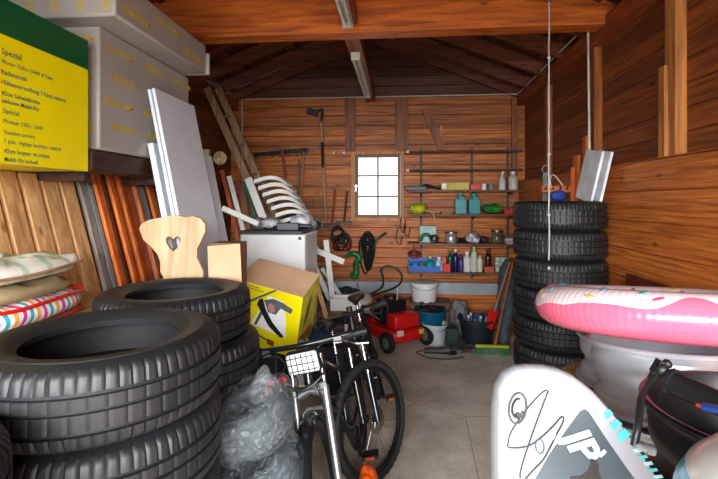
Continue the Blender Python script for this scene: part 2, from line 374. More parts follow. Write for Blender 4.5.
# window
wf = MB(); fw = wood('window_frame_wood', (206, 142, 84), (150, 92, 48), 'z', tint=.15, grain=25)
A = U(351, 221, Y=YB-.05); B = U(404, 151, Y=YB-.05)
h0 = hole
for (x0, x1, z0, z1) in ((A.x, h0[0], A.z, B.z), (h0[1], B.x, A.z, B.z), (h0[0], h0[1], A.z, h0[2]), (h0[0], h0[1], h0[3], B.z)):
    wf.bb((x0, YB-.055, z0), (x1, YB+.05, z1))
struct('window_1', wf, fw, smooth=0, bevel=.004)
sash = MB(); e = .034
x0, x1, z0, z1 = h0[0]+.001, h0[1]-.001, h0[2]+.001, h0[3]-.001
for q in ((x0, x0+e, z0, z1), (x1-e, x1, z0, z1), (x0+e, x1-e, z0, z0+e), (x0+e, x1-e, z1-e, z1)): sash.bb((q[0], YB-.01, q[2]), (q[1], YB+.03, q[3]))
xm = (x0+x1)/2; sash.bb((xm-.011, YB-.005, z0+e), (xm+.011, YB+.02, z1-e))
for i in (1, 2):
    zz = z0+(z1-z0)*i/3
    sash.bb((x0+e, YB-.005, zz-.010), (xm-.011, YB+.02, zz+.010)); sash.bb((xm+.011, YB-.005, zz-.010), (x1-e, YB+.02, zz+.010))
struct('window_1_sash', sash, mat('sash_wood', (120, 84, 56), .5), smooth=0)
glass = mat('window_glass', (255, 255, 255), 0.0, trans=1, var=0, ior=1.02)
g = MB(); g.bb((x0+e, YB+.004, z0+e), (x1-e, YB+.008, z1-e)); struct('window_1_pane', g, glass, smooth=0)
hd = MB(); p = U(356, 188, Y=YB-.07); hd.bb((p.x-.012, YB-.075, p.z-.04), (p.x+.012, YB-.056, p.z+.04)); hd.bb((p.x-.008, YB-.1, p.z-.01), (p.x+.008, YB-.075, p.z+.01)); struct('window_1_handle', hd, chrome, bevel=.003)
# ================================================================ LEFT SIDE
# storage shelf fixed high on the left wall
w_dark = wood('dark_stained_wood', (72, 40, 22), (36, 18, 10), 'y', tint=.15, grain=25)
SZ = 1.742; SX = -1.55
t = thing('storage_shelf', 'dark brown wooden storage shelf high on the left wall under the grey packs', 'shelf', (-1.8, 2.2, SZ-.05))
q = MB(); q.bb((XL+.001, 1.2, SZ-.018), (-1.89, 2.07, SZ)); obj('shelf_board', q, w_dark, t, True, bevel=.003)
for xa in (-1.60, -2.1):
    q = MB(); q.bb((xa, 2.09, SZ), (xa+.09, 3.3, SZ+.115)); obj('rail', q, w_dark, t, True, bevel=.018)
for y in (2.12, 2.75, 3.27):
    q = MB(); q.bb((XL+.001, y-.02, SZ-.04), (-1.56, y+.02, SZ-.001)); obj('bracket', q, w_dark, t, True)
q = MB(); q.bb((XL+.001, 1.22, SZ-.058), (-1.92, 1.26, SZ-.019)); obj('bracket', q, w_dark, t, True)
# lawnmower carton with lettering
SXc = -1.50; pB = U(88, 170, X=SXc); zt = U(88, 41, X=SXc).z; zb = SZ+.001; y1 = pB.y; y0 = y1-.74; zg = U(88, 70, X=SXc).z
t = thing('mower_carton', 'yellow and green printed carton with lines of lettering, on the high shelf', 'box', (SXc-.22, (y0+y1)/2, zb))
m_y = mat('carton_yellow', (255, 238, 0), .35, var=.02, coat=.3); m_g = mat('carton_green', (0, 92, 50), .35, var=.05, coat=.3)
q = MB(); q.bb((SXc-.45, y0, zb), (SXc, y1, zg)); obj('carton', q, m_y, t, True)
q = MB(); q.bb((SXc-.45, y0, zg), (SXc, y1, zt)); obj('lid', q, m_g, t, True)
ink = mat('print_ink', (40, 90, 100), .5)
lines = [('Spezial', 80, .030, .5), ('Motor 120cc OHV 4 Takt', 90, .021, 0), ('Radantrieb', 101, .024, .3), ('Höhenverstellung 7-Fach zentral', 110, .022, .3), ('45cm Schnittbreite', 119.5, .021, .1), ('inklusive Mulch-Kit', 128, .020, .1),
         ('Spécial', 141, .024, 0), ('Moteur 120cc OHV', 151, .021, 0), ('Traction arrière', 163, .020, 0), ('7 pos. réglage hauteur central', 171.5, .021, 0), ('45cm largeur de coupe', 181, .021, .1), ('Mulch Kit inclusif', 190, .020, .1)]
ya = U(0, 100, X=SXc).y
yy = 51
for i, (s, _, sz, b) in enumerate(lines):
    py = [50, 59.5, 70, 80, 91, 98.5, 109, 119, 130, 139, 149, 157.5][i]
    p = U(1 if i not in (2, 3, 4, 5) else 0, py, X=SXc)
    M = Matrix(((0, 0, 1, SXc+.0008), (1, 0, 0, p.y+.003*i*.4), (0, 1, 0, p.z-.012), (0, 0, 0, 1)))
    text(s, sz*1.08, M, ink, t, 'lettering', bold=.0002 if b else 0, space=1.05)
# grey wrapped packs with yellow lettering
def wrap():
    m = mat('grey_wrap', (170, 164, 156), .4, var=.05, vs_=3, bump=.15); return m
gw_ = wrap(); yl = mat('yellow_ink', (222, 184, 20), .5)
X1 = -1.50; a = U(99, 100, X=X1); b_ = U(189, 100, X=X1); z1 = U(97, 24, X=X1).z; z0 = SZ+.117
t = thing('wrapped_pack', 'tall grey foil pack with yellow lettering, standing behind the yellow carton', 'package', (X1-.2, (a.y+b_.y)/2, z0))
q = MB(); q.bb((X1-.5, a.y, z0), (X1, b_.y, z1)); obj('pack', q, gw_, t, True, bevel=.012)
for j, py in enumerate((47, 75, 101, 126)):
    for i in range(3):
        p = U(103+i*2, py, X=X1)
        M = Matrix(((0, 0, 1, X1+.001), (1, 0, 0, a.y+.04+i*.35+.05*(j % 2)), (0, 1, 0, p.z-.005), (0, 0, 0, 1))); text('EUROFOAM'[:8-(i+j) % 2], .046, M, yl, t, bold=.001)
for j, py in enumerate((40, 80, 130)):
    p = U(88, py, Y=a.y); M = Matrix(((1, 0, 0, X1-.19), (0, 0, -1, a.y-.001), (0, 1, 0, p.z), (0, 0, 0, 1))); text('EUROFOAM', .03, M, yl, t, bold=.001)
X2 = -1.345; a2 = U(115, 16, X=X2); b2 = U(206, 60, X=X2); zt2 = U(204, 44, X=X2).z
t = thing('wrapped_pack', 'long grey foil pack with yellow lettering lying on top, under the roof', 'package', (X2-.3, (a2.y+b2.y)/2, z1+.001))
q = MB(); q.bb((X2-.68, a2.y, z1+.001), (X2, b2.y, zt2)); q.bb((X2-.6, b2.y+.0005, z1+.001), (X2+.02, b2.y+.03, zt2-.05)); obj('pack', q, gw_, t, True, bevel=.012)
for i in range(3):
    M = Matrix(((0, 0, 1, X2+.001), (1, 0, 0, a2.y+.06+i*.32), (0, 1, 0, z1+.05+.07*(i % 2)), (0, 0, 0, 1))); text('EUROFOAM', .046, M, yl, t, bold=.001)
for i in range(4):
    M = Matrix(((0, -1, 0, X2-.03-i*.13), (0, 0, -1, a2.y-.001), (1, 0, 0, z1+.03), (0, 0, 0, 1))); text('EUROF', .046, M, yl, t, bold=.001)
# ---- leaning planks and pallets
K = .27; XT = -1.82; ZT = 1.735
nrm = Vector((1, 0, K)).normalized()
def lp(px, py, off=0): return U(px, py, plane=(Vector((XT+off, 0, ZT)), nrm))
def plank(name, label, cat, m, y0, y1, zt=1.80, off=0, thick=.022, group=None, z0=.004):
    xt = XT+off+K*(ZT-zt); xb = XT+off+K*(ZT-z0)
    q = MB(); q.slab((xb, (y0+y1)/2, z0+.012), (xt, (y0+y1)/2, zt), y1-y0, (0, 1, 0), thick)
    return single(name, q, m, label, cat, group, bevel=.003, smooth=0)
w_pal = wood('pallet_wood', (224, 178, 124), (176, 124, 74), 'z', tint=.15, grain=30)
def pallet(y0, y1, label, off=0):
    xb = XT+off+K*ZT
    t = thing('wooden_pallet', label, 'pallet', (xb, (y0+y1)/2, .01))
    n = max(1, round((y1-y0)/.118)); w_ = (y1-y0)/n
    for i in range(n):
        q = MB(); ym = y0+w_*(i+.5); q.slab((xb, ym, .02), (XT+off, ym, ZT), w_*.80, (0, 1, 0), .022); obj('slat', q, w_pal, t, True, bevel=.003, smooth=0)
    for z in (.1, .8, 1.5):
        q = MB(); x = XT+off+K*(ZT-z)-.061; q.slab((x, y0, z), (x, y1, z), .1, (K, 0, -1), .09); obj('bearer', q, w_pal, t, True, smooth=0)
ys = [lp(p, 205).y for p in (-25, 79)]
pallet(ys[0], ys[1], 'pale wooden pallet stood on edge against the left wall behind the front tyres')
def yat(px): return lp(px, 205).y
w_gry = wood('weathered_grey_board', (160, 152, 140), (112, 104, 92), 'z', tint=.1, grain=30)
w_or = wood('orange_varnished_wood', (222, 118, 46), (170, 74, 24), 'z', tint=.15, grain=30)
w_rb = wood('red_brown_wood', (200, 94, 42), (140, 56, 24), 'z', tint=.15, grain=30)
w_br = wood('dark_brown_panel', (150, 84, 46), (100, 50, 26), 'z', tint=.1, grain=30)
slate = mat('slate_panel', (140, 150, 154), .5)
PL = [(83, 90, w_gry, 'weathered grey plank', 1.79, 0), (91, 95, slate, 'thin dark slate-grey board', 1.77, .0), (96, 102, w_or, 'slim bright orange varnished board', 1.80, .02), (103, 108, w_br, 'dark brown panel', 1.77, .0),
      (109, 113, w_or, 'narrow orange board', 1.80, .03), (113.5, 118, w_rb, 'red-brown board', 1.78, .01), (118.6, 121.5, w_or, 'orange board edge', 1.76, .03),
      (122, 133.5, w_rb, 'wide red-brown panel', 1.79, .0), (134, 136.5, w_or, 'very thin orange strip', 1.77, .03), (137, 146.5, slate, 'wide blue-grey board', 1.72, 0), (147, 152, w_or, 'tall golden-orange board', 1.80, .03), (152.5, 162, w_br, 'dark brown panel', 1.77, 0)]
txt = ['Weathered grey plank leaning beside the pale pallet', 'Dark slate board leaning just behind the weathered grey plank', 'Bright orange varnished board leaning left of the orange group', 'Dark brown panel in the gap between slim orange boards',
       'Narrow orange board, first of the close orange trio', 'Red-brown board between two narrow orange boards', 'Orange board at the left edge of the wide red-brown panel',
       'Wide red-brown panel in the middle of the leaning boards', 'Very thin orange strip at the right edge of the red-brown panel', 'Blue-grey board leaning above the heart-cut chair', 'Tall golden-orange board left of the white panels', 'Dark brown panel half hidden behind the white panels']
for (pa, pb, m, _, zt_, off), lb in zip(PL, txt):
    plank('leaning_board', lb.lower(), 'board', m, yat(pa), yat(pb), zt_, off, group='boards leaning on the left wall')
# white laminate panels
K2 = .2; Xw = U(153, 88, Y=2.50).x; Zw = U(153, 88, Y=2.50).z
def wpanel(name, label, Xt, ya, yb, ztop, th, m=lam, group=None):
    q = MB(); xb = Xt+K2*(ztop-.01); q.slab((xb, (ya+yb)/2, .012), (Xt, (ya+yb)/2, ztop), yb-ya, (0, 1, 0), th)
    return single(name, q, m, label, 'panel', group, bevel=.002, smooth=0)
yf = U(193, 107, X=Xw).y
wpanel('laminate_panel', 'tall light grey laminate panel leaning in front, its top corner highest', Xw, 2.50, yf+.0, Zw, .018, group='white laminate panels')
wpanel('laminate_panel', 'second tall laminate panel, just behind the highest one, a white edge', Xw-.0195, 2.488, yf-.01, Zw-.01, .018, group='white laminate panels')
X3 = Xw-.048; p3 = U(150, 143, X=X3)
wpanel('laminate_panel', 'shorter and wider white-edged laminate panel behind the two tall ones', p3.x+.0, p3.y, U(222, 215, X=X3+.1).y, p3.z, .035, group='white laminate panels')
# heart chair on a crate
w_pine = wood('pale_pine', (214, 184, 146), (180, 142, 104), 'z', tint=.08, grain=18)
CYh = 2.33
def hp(px, py): return U(px, py, Y=CYh)
pts = [(139,229),(141,224),(148,220),(158,218),(166,216),(176,215),(185,217),(193,216),(200,218),(205,224),(205,232),(201,241),(197,249),(197,258),(200,265),(203,272),(203,280),(199,286),(199,292),(165,292),(163,285),(163,277),(160,272),(160,262),(157,254),(150,246),(143,240)]
hpt = [hp(*p) for p in pts]; cx = sum(p.x for p in hpt)/len(hpt); zb_ = hpt[0].z
o0 = Vector((hp(172, 288).x, CYh, 0)); zseat = hp(172, 292).z
t = thing('heart_chair', 'pale pine farmhouse chair with a heart cut through its waisted back', 'chair', (o0.x, CYh, zseat-.45))
hz = hp(173, 243)
heart = [(0, -9), (-4.5, -4.5), (-7.5, 0), (-8, 3.5), (-6.5, 6), (-4, 6.6), (-1.5, 5.2), (0, 3.2), (1.5, 5.2), (4, 6.6), (6.5, 6), (8, 3.5), (7.5, 0), (4.5, -4.5)]
sc_ = 1.02*CYh/F
# back board: ring between outline and heart via two bridged halves (bmesh fill)
import bmesh
bm = bmesh.new()
outl = [(p.x, p.z) for p in hpt]; hh_ = [(hz.x+x*sc_, hz.z+y*sc_) for x, y in heart]
ed = []
for L_ in (outl, hh_):
    vv = [bm.verts.new((x, CYh, z)) for x, z in L_]
    ed += [bm.edges.new((vv[i], vv[(i+1) % len(vv)])) for i in range(len(vv))]
bmesh.ops.triangle_fill(bm, use_beauty=True, use_dissolve=False, edges=ed)
r_ = bmesh.ops.extrude_face_region(bm, geom=bm.faces[:]); bmesh.ops.translate(bm, verts=[v for v in r_['geom'] if isinstance(v, bmesh.types.BMVert)], vec=(0, .028, 0))
bmesh.ops.recalc_face_normals(bm, faces=bm.faces[:]); bm.verts.index_update()
q = MB(); q.add([v.co.copy() for v in bm.verts], [[v.index for v in f.verts] for f in bm.faces]); bm.free()
obj('backrest', q, w_pine, t, True, smooth=0, bevel=.003)
q = MB(); q.bb((o0.x-.17, CYh-.03, zseat-.03), (o0.x+.17, CYh+.13, zseat)); obj('seat', q, w_pine, t, True, bevel=.006)
for sx in (-1, 1):
    for yy in (0, .1): 
        q = MB(); q.cyl((o0.x+sx*.13, CYh+yy-.0, zseat-.45), (o0.x+sx*.12, CYh+yy, zseat-.03), .014, .019); obj('leg', q, w_pine, t, True)
q = MB(); q.bb((o0.x-.16, CYh-.05, .001), (o0.x+.15, CYh+.14, zseat-.451)); single('storage_crate', q, wood('crate_wood', (170, 120, 74), (120, 78, 44), 'x', tint=.1), 'wooden crate that the heart-backed chair stands on', 'crate', smooth=0, bevel=.005)
# tall open carton right of chair
a = U(204, 243, Y=2.33); b_ = U(238, 283, Y=2.33)
t = thing('tall_carton', 'plain brown cardboard carton between the heart chair and the white freezer', 'box', ((a.x+b_.x)/2, 2.4, .001))
q = MB(); q.bb((a.x+.03, 2.34, .001), (b_.x, 2.47, a.z)); obj('carton', q, mat('cardboard_brown', (122, 84, 58), .8), t, True)
q = MB(); q.slab((b_.x-.08, 2.335, a.z-.01), (b_.x-.06, 2.31, a.z-.24), .18, (1, 0, .1), .005); obj('flap', q, card, t, True, smooth=0)
# ---- tyres
def tyre_mb(Rr, W, ri=None, lug=True, seg=350):
    ri = ri or Rr*.64; h = W/2
    prof = [(ri, -h*.62), (ri-.004, -h*.80), (ri+.012, -h*.93), (ri+(Rr-ri)*.3, -h*1.02), (ri+(Rr-ri)*.55, -h*1.03), (ri+(Rr-ri)*.57, -h*1.0), (Rr*.94, -h*.93), (Rr*.965, -h*.86), (Rr*.985, -h*.76)]
    g = .011
    for c in (-.42, 0, .42):
        prof += [(Rr*.996, h*(c-.14 if c != 0 else -.05)), (Rr*.996-g, h*(c-.13 if c != 0 else -.045)), (Rr*.996-g, h*(c-.03 if c < 0 else c+.045 if c == 0 else c+.0)), (Rr*.998, h*(c-.02 if c < 0 else c+.05 if c == 0 else c+.01))] if c <= 0 else [(Rr*.998, h*.33), (Rr*.998-g, h*.34), (Rr*.998-g, h*.44), (Rr*.996, h*.45)]
    prof += [(Rr*.985, h*.76), (Rr*.965, h*.86), (Rr*.94, h*.93), (ri+(Rr-ri)*.57, h*1.0), (ri+(Rr-ri)*.55, h*1.03), (ri+(Rr-ri)*.3, h*1.02), (ri+.012, h*.93), (ri-.004, h*.80), (ri, h*.62)]
    prof += [(Rr*.93, h*.5), (Rr*.95, 0), (Rr*.93, -h*.5)]
    n = len(prof); lugs = {7, 8, n-12, n-11}
    def fn(k, i, r, z):
        if lug and (k % 5 == 0) and i in lugs: r -= .006
        if lug and (k % 7 == 2) and i in (9, 12, 13, 16, 17, 20): r -= .0025
        return r, z
    q = MB(); q.lathe(prof, seg, None, True, fn); return q
def tyre_stack(cx, cy, Rr, W, n, labels, group, z0=0.003, jit=.006, dx=None):
    me = None; Wt = W*1.035
    for i in range(n):
        jx = random.uniform(-jit, jit)+(dx[i] if dx else 0); jy = random.uniform(-jit, jit)
        if me is None: o = obj('car_tyre', tyre_mb(Rr, W), rubber, None, smooth=35, loc=(0, 0, 0)); me = o
        else: o = me.copy(); C.objects.link(o)
        o.location = (cx+jx, cy+jy, z0+Wt*(i+.5)); o.rotation_euler = (0, 0, random.uniform(0, 6))
        tag(o, labels[i], 'tyre', group)
    return z0+Wt*n
up = ['bottom', 'second from bottom', 'third from bottom', 'fourth from bottom', 'fifth from bottom', 'sixth from bottom', 'seventh from bottom', 'topmost']
def lab(base, n): 
    o = ['lowest', 'second-lowest', 'third-lowest', 'third from the top', 'second from the top', 'topmost'] if n == 6 else ['lowest', 'second-lowest', 'third-lowest', 'fourth-lowest', 'fourth from the top', 'third from the top', 'second from the top', 'topmost']
    return [f'black car tyre, {q} of {base}' for q in o]
# positions from the silhouettes
tyre_stack(-.853, 1.235, .325, .197, 6, lab('the front left stack', 6), 'tyres in the front left stack')
tyre_stack(-.99, 1.93, .325, .195, 6, lab('the rear left stack', 6), 'tyres in the rear left stack', jit=.006, dx=(.02,.03,.03,.04,.035,0))
tyre_stack(-.975, .605, .31, .186, 6, lab('the stack at the left edge', 6), 'tyres in the nearest left stack')
tyre_stack(1.125, 3.32, .31, .1930, 8, lab('the tall tower', 8), 'tyres in the tall right tower', jit=.005)
# ---- bags on the left, on a wooden box
gx = XT+K*(ZT-1.2)
yb0, yb1 = 1.25, 1.95
t_ = U(96, 292, X=-1.30)
# ================================================================ BAGS AND BOX, FRONT LEFT
w_box = wood('light_box_wood', (212, 168, 110), (160, 112, 66), 'y', tint=.1, grain=30)
t = thing('plank_bench', 'narrow pale wooden bench behind the front tyre stacks carrying the shopping bags', 'bench', (-1.45, 1.85, .003))
q = MB(); q.bb((-1.635, 1.50, 1.10), (-1.335, 2.22, 1.13)); obj('bench_top', q, w_box, t, True, bevel=.003, smooth=0)
q = MB(); q.bb((-1.36, 1.50, 1.02), (-1.335, 2.22, 1.0995)); obj('apron', q, w_box, t, True, bevel=.003, smooth=0)
for y in (1.54, 2.24):
    q = MB(); q.bb((-1.334, y-.02, .003), (-1.30, y+.02, 1.12)); obj('leg', q, w_box, t, True, bevel=.003, smooth=0)
def stripes(name, cols, scale, ax='Y'):
    m = bpy.data.materials.new(name); m.use_nodes = True; nt = m.node_tree; N = nt.nodes; L = nt.links; p = N['Principled BSDF']; p.inputs['Roughness'].default_value = .6
    tc = N.new('ShaderNodeTexCoord'); sx = N.new('ShaderNodeSeparateXYZ'); L.new(tc.outputs['Object'], sx.inputs[0])
    a = N.new('ShaderNodeMath'); a.operation = 'MULTIPLY'; a.inputs[1].default_value = scale; L.new(sx.outputs[ax], a.inputs[0])
    f = N.new('ShaderNodeMath'); f.operation = 'FRACT'; L.new(a.outputs[0], f.inputs[0])
    cr = N.new('ShaderNodeValToRGB'); cr.color_ramp.interpolation = 'CONSTANT'; E = cr.color_ramp.elements
    n = len(cols)
    for i, c in enumerate(cols):
        if i < 2: E[i].position = i/n; E[i].color = lin(c)
        else: x = E.new(i/n); x.color = lin(c)
    L.new(f.outputs[0], cr.inputs[0]); L.new(cr.outputs[0], p.inputs['Base Color']); return m
def cloth_blob(c, size, n=28, seed=0, sag=.02, sup=3.0, rot=0, wr=.012):
    """soft flattened bag"""
    rnd = random.Random(seed); ph = [rnd.uniform(0, 6) for _ in range(6)]; q = MB(); m = n//2; a, b, h = size[0]/2, size[1]/2, size[2]/2
    M = Matrix.Rotation(rot, 3, 'Z'); vv = []
    def se(x, e): return math.copysign(abs(x)**e, x)
    for i in range(m+1):
        th = -PI/2+PI*i/m
        for k in range(n):
            f = 2*PI*k/n; ct = se(math.cos(th), 2/sup); st = se(math.sin(th), 2/2.2)
            x = a*ct*se(math.cos(f), 2/sup); y = b*ct*se(math.sin(f), 2/sup); z = h*st
            d = wr*(math.sin(x*38+ph[0])*math.cos(y*31+ph[1])+.6*math.sin(y*70+x*44+ph[2]))
            z += d if z > -h*.6 else 0
            vv.append(Vector(c)+M @ Vector((x*(1+d*.5), y*(1+d*.5), z)))
    fs = [(i*n+k, i*n+(k+1) % n, (i+1)*n+(k+1) % n, (i+1)*n+k) for i in range(m) for k in range(n)]
    return q.add(vv, fs)
mg = stripes('green_white_stripes', [(236, 234, 220), (190, 214, 186), (240, 238, 226), (240, 236, 224)], 9)
chk = stripes('check_print', [(235, 235, 240), (60, 170, 180), (245, 240, 235), (240, 170, 60), (230, 225, 235), (220, 60, 130)], 11)
ctr = U(15, 308, Y=1.50)
t = thing('checked_bag', 'folded multicoloured checked bag with red piping, beneath the green-striped bag', 'bag', (-1.47, 1.57, 1.132))
obj('bag_body', cloth_blob((-1.47, 1.57, 1.187), (.32, .56, .105), seed=3, wr=.006), chk, t, True, smooth=60)
for z in (1.150, 1.226):
    q = MB(); q.tube([(-1.47+.165*math.copysign(abs(math.cos(f))**.66, math.cos(f)), 1.57+.285*math.copysign(abs(math.sin(f))**.66, math.sin(f)), z+.004*math.sin(f*5)) for f in [2*PI*i/40 for i in range(40)]], .007, 6, True); obj('piping', q, red, t, True)
obj('bag_top', cloth_blob((-1.48, 1.56, 1.262), (.29, .50, .07), seed=8, wr=.01), mat('bag_khaki', (170, 150, 110), .8), t, True, smooth=60)
t = thing('striped_bag', 'green and white striped folded bag on top of the checked bag', 'bag', (-1.48, 1.55, 1.30))
obj('bag_body', cloth_blob((-1.47, 1.53, 1.345), (.31, .62, .09), seed=5, wr=.010), mg, t, True, smooth=60)
q = MB(); q.tube(spl([(-1.315, 1.30, 1.34), (-1.307, 1.46, 1.335), (-1.307, 1.60, 1.34), (-1.33, 1.78, 1.35)]), .006, 6); obj('seam', q, mat('seam_tan', (170, 130, 90), .7), t, True)
# ================================================================ BAGGED TYRES
def film():
    m = bpy.data.materials.new('clear_film'); m.use_nodes = True; nt = m.node_tree; N = nt.nodes; L = nt.links; p = N['Principled BSDF']
    p.inputs['Base Color'].default_value = (.42, .46, .48, 1); p.inputs['Roughness'].default_value = .16; p.inputs['Alpha'].default_value = .33; p.inputs['Specular IOR Level'].default_value = .9
    tc = N.new('ShaderNodeTexCoord'); no = N.new('ShaderNodeTexNoise'); no.inputs['Scale'].default_value = 24; no.inputs['Detail'].default_value = 3; no.inputs['Distortion'].default_value = 2.2
    L.new(tc.outputs['Object'], no.inputs['Vector']); b = N.new('ShaderNodeBump'); b.inputs['Strength'].default_value = .9; b.inputs['Distance'].default_value = .022
    L.new(no.outputs['Fac'], b.inputs['Height']); L.new(b.outputs[0], p.inputs['Normal'])
    mr = N.new('ShaderNodeMapRange'); mr.inputs[1].default_value = .45; mr.inputs[2].default_value = .75; mr.inputs[3].default_value = .06; mr.inputs[4].default_value = .34; L.new(no.outputs['Fac'], mr.inputs[0]); L.new(mr.outputs[0], p.inputs['Alpha'])
    return m
fm = film()
def bagged(name, label, c, rx, ry, h, tilt, seed, red_tag=False):
    red_tag = False
    t = thing(name, label, 'bagged tyre', c, tilt, 'bagged tyres')
    q = tyre_mb(1, 1.1, .55, False, 60); q.v = [Vector((v.x*rx*.9, v.y*ry*.9, v.z*h*.62)) for v in q.v]; obj('tyre', q, mat('grey_rubber', (60, 68, 72), .7), t)
    b = cloth_blob((0, 0, 0), (rx*2.0, ry*2.0, h*1.18), 36, seed, sup=2.6, wr=.012); obj('bag', b, fm, t, smooth=80)
    if red_tag:
        q = MB(); q.tube(spl([(rx*.80, -ry*.75, -h*.1), (rx*.95, -ry*.4, h*.30), (rx*.8, -ry*.1, h*.68)]), [.003]+[.008]*11+[.003], 6); obj('ribbon', q, red, t)
    return t
p1 = U(256, 412, Y=1.56)
h0 = .26
bagged('bagged_tyre', 'tyre wrapped in clear plastic film, upper of the two beside the bicycle', (p1.x-.045, 1.66, .785),   .165, .20, .20, (R(6), R(-17), 0), 2, True)
bagged('bagged_tyre', 'tyre wrapped in clear plastic film, lower of the two, under the knotted bag', (p1.x-.02, 1.64, .575), .175, .20, .20, (R(6), R(-17), 0), 9, True)
q = MB(); q.bb((p1.x-.17, 1.52, .002), (p1.x+.12, 1.80, .40)); single('storage_crate', q, mat('crate_dim', (60, 62, 66), .6), 'dark crate under the film-wrapped tyres, low beside the front bicycle', 'crate', bevel=.01)
q = cloth_blob(tuple(U(276, 388, Y=1.76)), (.08, .08, .08), seed=15, wr=.01); single('red_cloth', q, red, 'crumpled red cloth behind the twisted neck of clear film', 'cloth', smooth=60)
# knot of the bag
kn = U(264, 372, Y=1.60)
kn2 = U(262, 392, Y=1.60)
q = MB(); pts = spl([kn2+Vector((0, .05, -.02)), kn2, (kn+kn2)/2, kn, kn+Vector((.012, 0, .02))], 5); q.tube(pts, [.055*(1-i/(len(pts)-1))**.8+.008 for i in range(len(pts))], 12)
o = obj('bag_knot', q, fm, None, True); o['label'] = 'twisted neck of clear film rising from the upper bagged tyre'; o['category'] = 'plastic film'; o.name = 'plastic_film'

# ================================================================ BICYCLES
m_tire = mat('bike_tyre', (34, 34, 34), .7, bump=.1); m_rim = mat('bike_rim', (40, 40, 44), .35, .6); m_frm = mat('bike_frame_black', (24, 26, 30), .3, .2, coat=.5)
m_fork = mat('fork_silver', (150, 150, 150), .38, .8)
def wheel(parent, c, Rw, ax=(1, 0, 0), rot=0, tw=.026, disc=True):
    """wheel in the local YZ plane (axle along local x), turned by rot about z"""
    T = Matrix.Translation(Vector(c)) @ Matrix.Rotation(rot, 4, 'Z') @ Matrix.Rotation(PI/2, 4, 'Y')
    q = MB(); n = 132
    prof = [(Rw-.045, -.010), (Rw-.042, -.018), (Rw-.022, -tw), (Rw-.006, -tw*.75), (Rw-.001, -tw*.3), (Rw-.001, tw*.3), (Rw-.006, tw*.75), (Rw-.022, tw), (Rw-.042, .018), (Rw-.045, .010)]
    def fn(k, i, r, z):
        if i in (3, 6) and k % 3 == 0: r -= .006
        if i in (4, 5) and k % 3 == 1: r -= .005
        return r, z
    q.lathe(prof, n, T, True, fn); w_ = obj('tyre', q, m_tire, parent, smooth=30)
    q = MB(); q.lathe([(Rw-.045, -.014), (Rw-.045, .014), (Rw-.062, .011), (Rw-.066, 0), (Rw-.062, -.011)], 64, T, True); obj('rim', q, m_rim, parent)
    q = MB(); q.cyl(T @ Vector((0, 0, -.045)), T @ Vector((0, 0, .045)), .012)
    for z in (-.028, .028): q.cyl(T @ Vector((0, 0, z-.002)), T @ Vector((0, 0, z+.002)), .024)
    obj('hub', q, m_frm, parent)
    q = MB()
    for k in range(28):
        a = 2*PI*k/28; b = a+(.9 if (k//2) % 2 else -.9); z = .028 if k % 2 else -.028
        q.tube([T @ Vector((.022*math.cos(b), .022*math.sin(b), z)), T @ Vector(((Rw-.063)*math.cos(a), (Rw-.063)*math.sin(a), 0))], .0011, 4)
    obj('spokes', q, mat('spoke_steel', (120, 120, 122), .35, .9), parent, smooth=0)
    if disc:
        q = MB(); q.lathe([(.042, -.001), (.075, -.001), (.075, .001), (.042, .001)], 36, T @ Matrix.Translation((0, 0, .038)), True, lambda k, i, r, z: (r-(.006 if k % 3 == 0 and i in (1, 2) else 0), z))
        for k in range(5): a = 2*PI*k/5; q.tube([T @ Vector((.015*math.cos(a), .015*math.sin(a), .038)), T @ Vector((.046*math.cos(a+.5), .046*math.sin(a+.5), .038))], .003, 4)
        obj('brake_disc', q, chrome, parent)
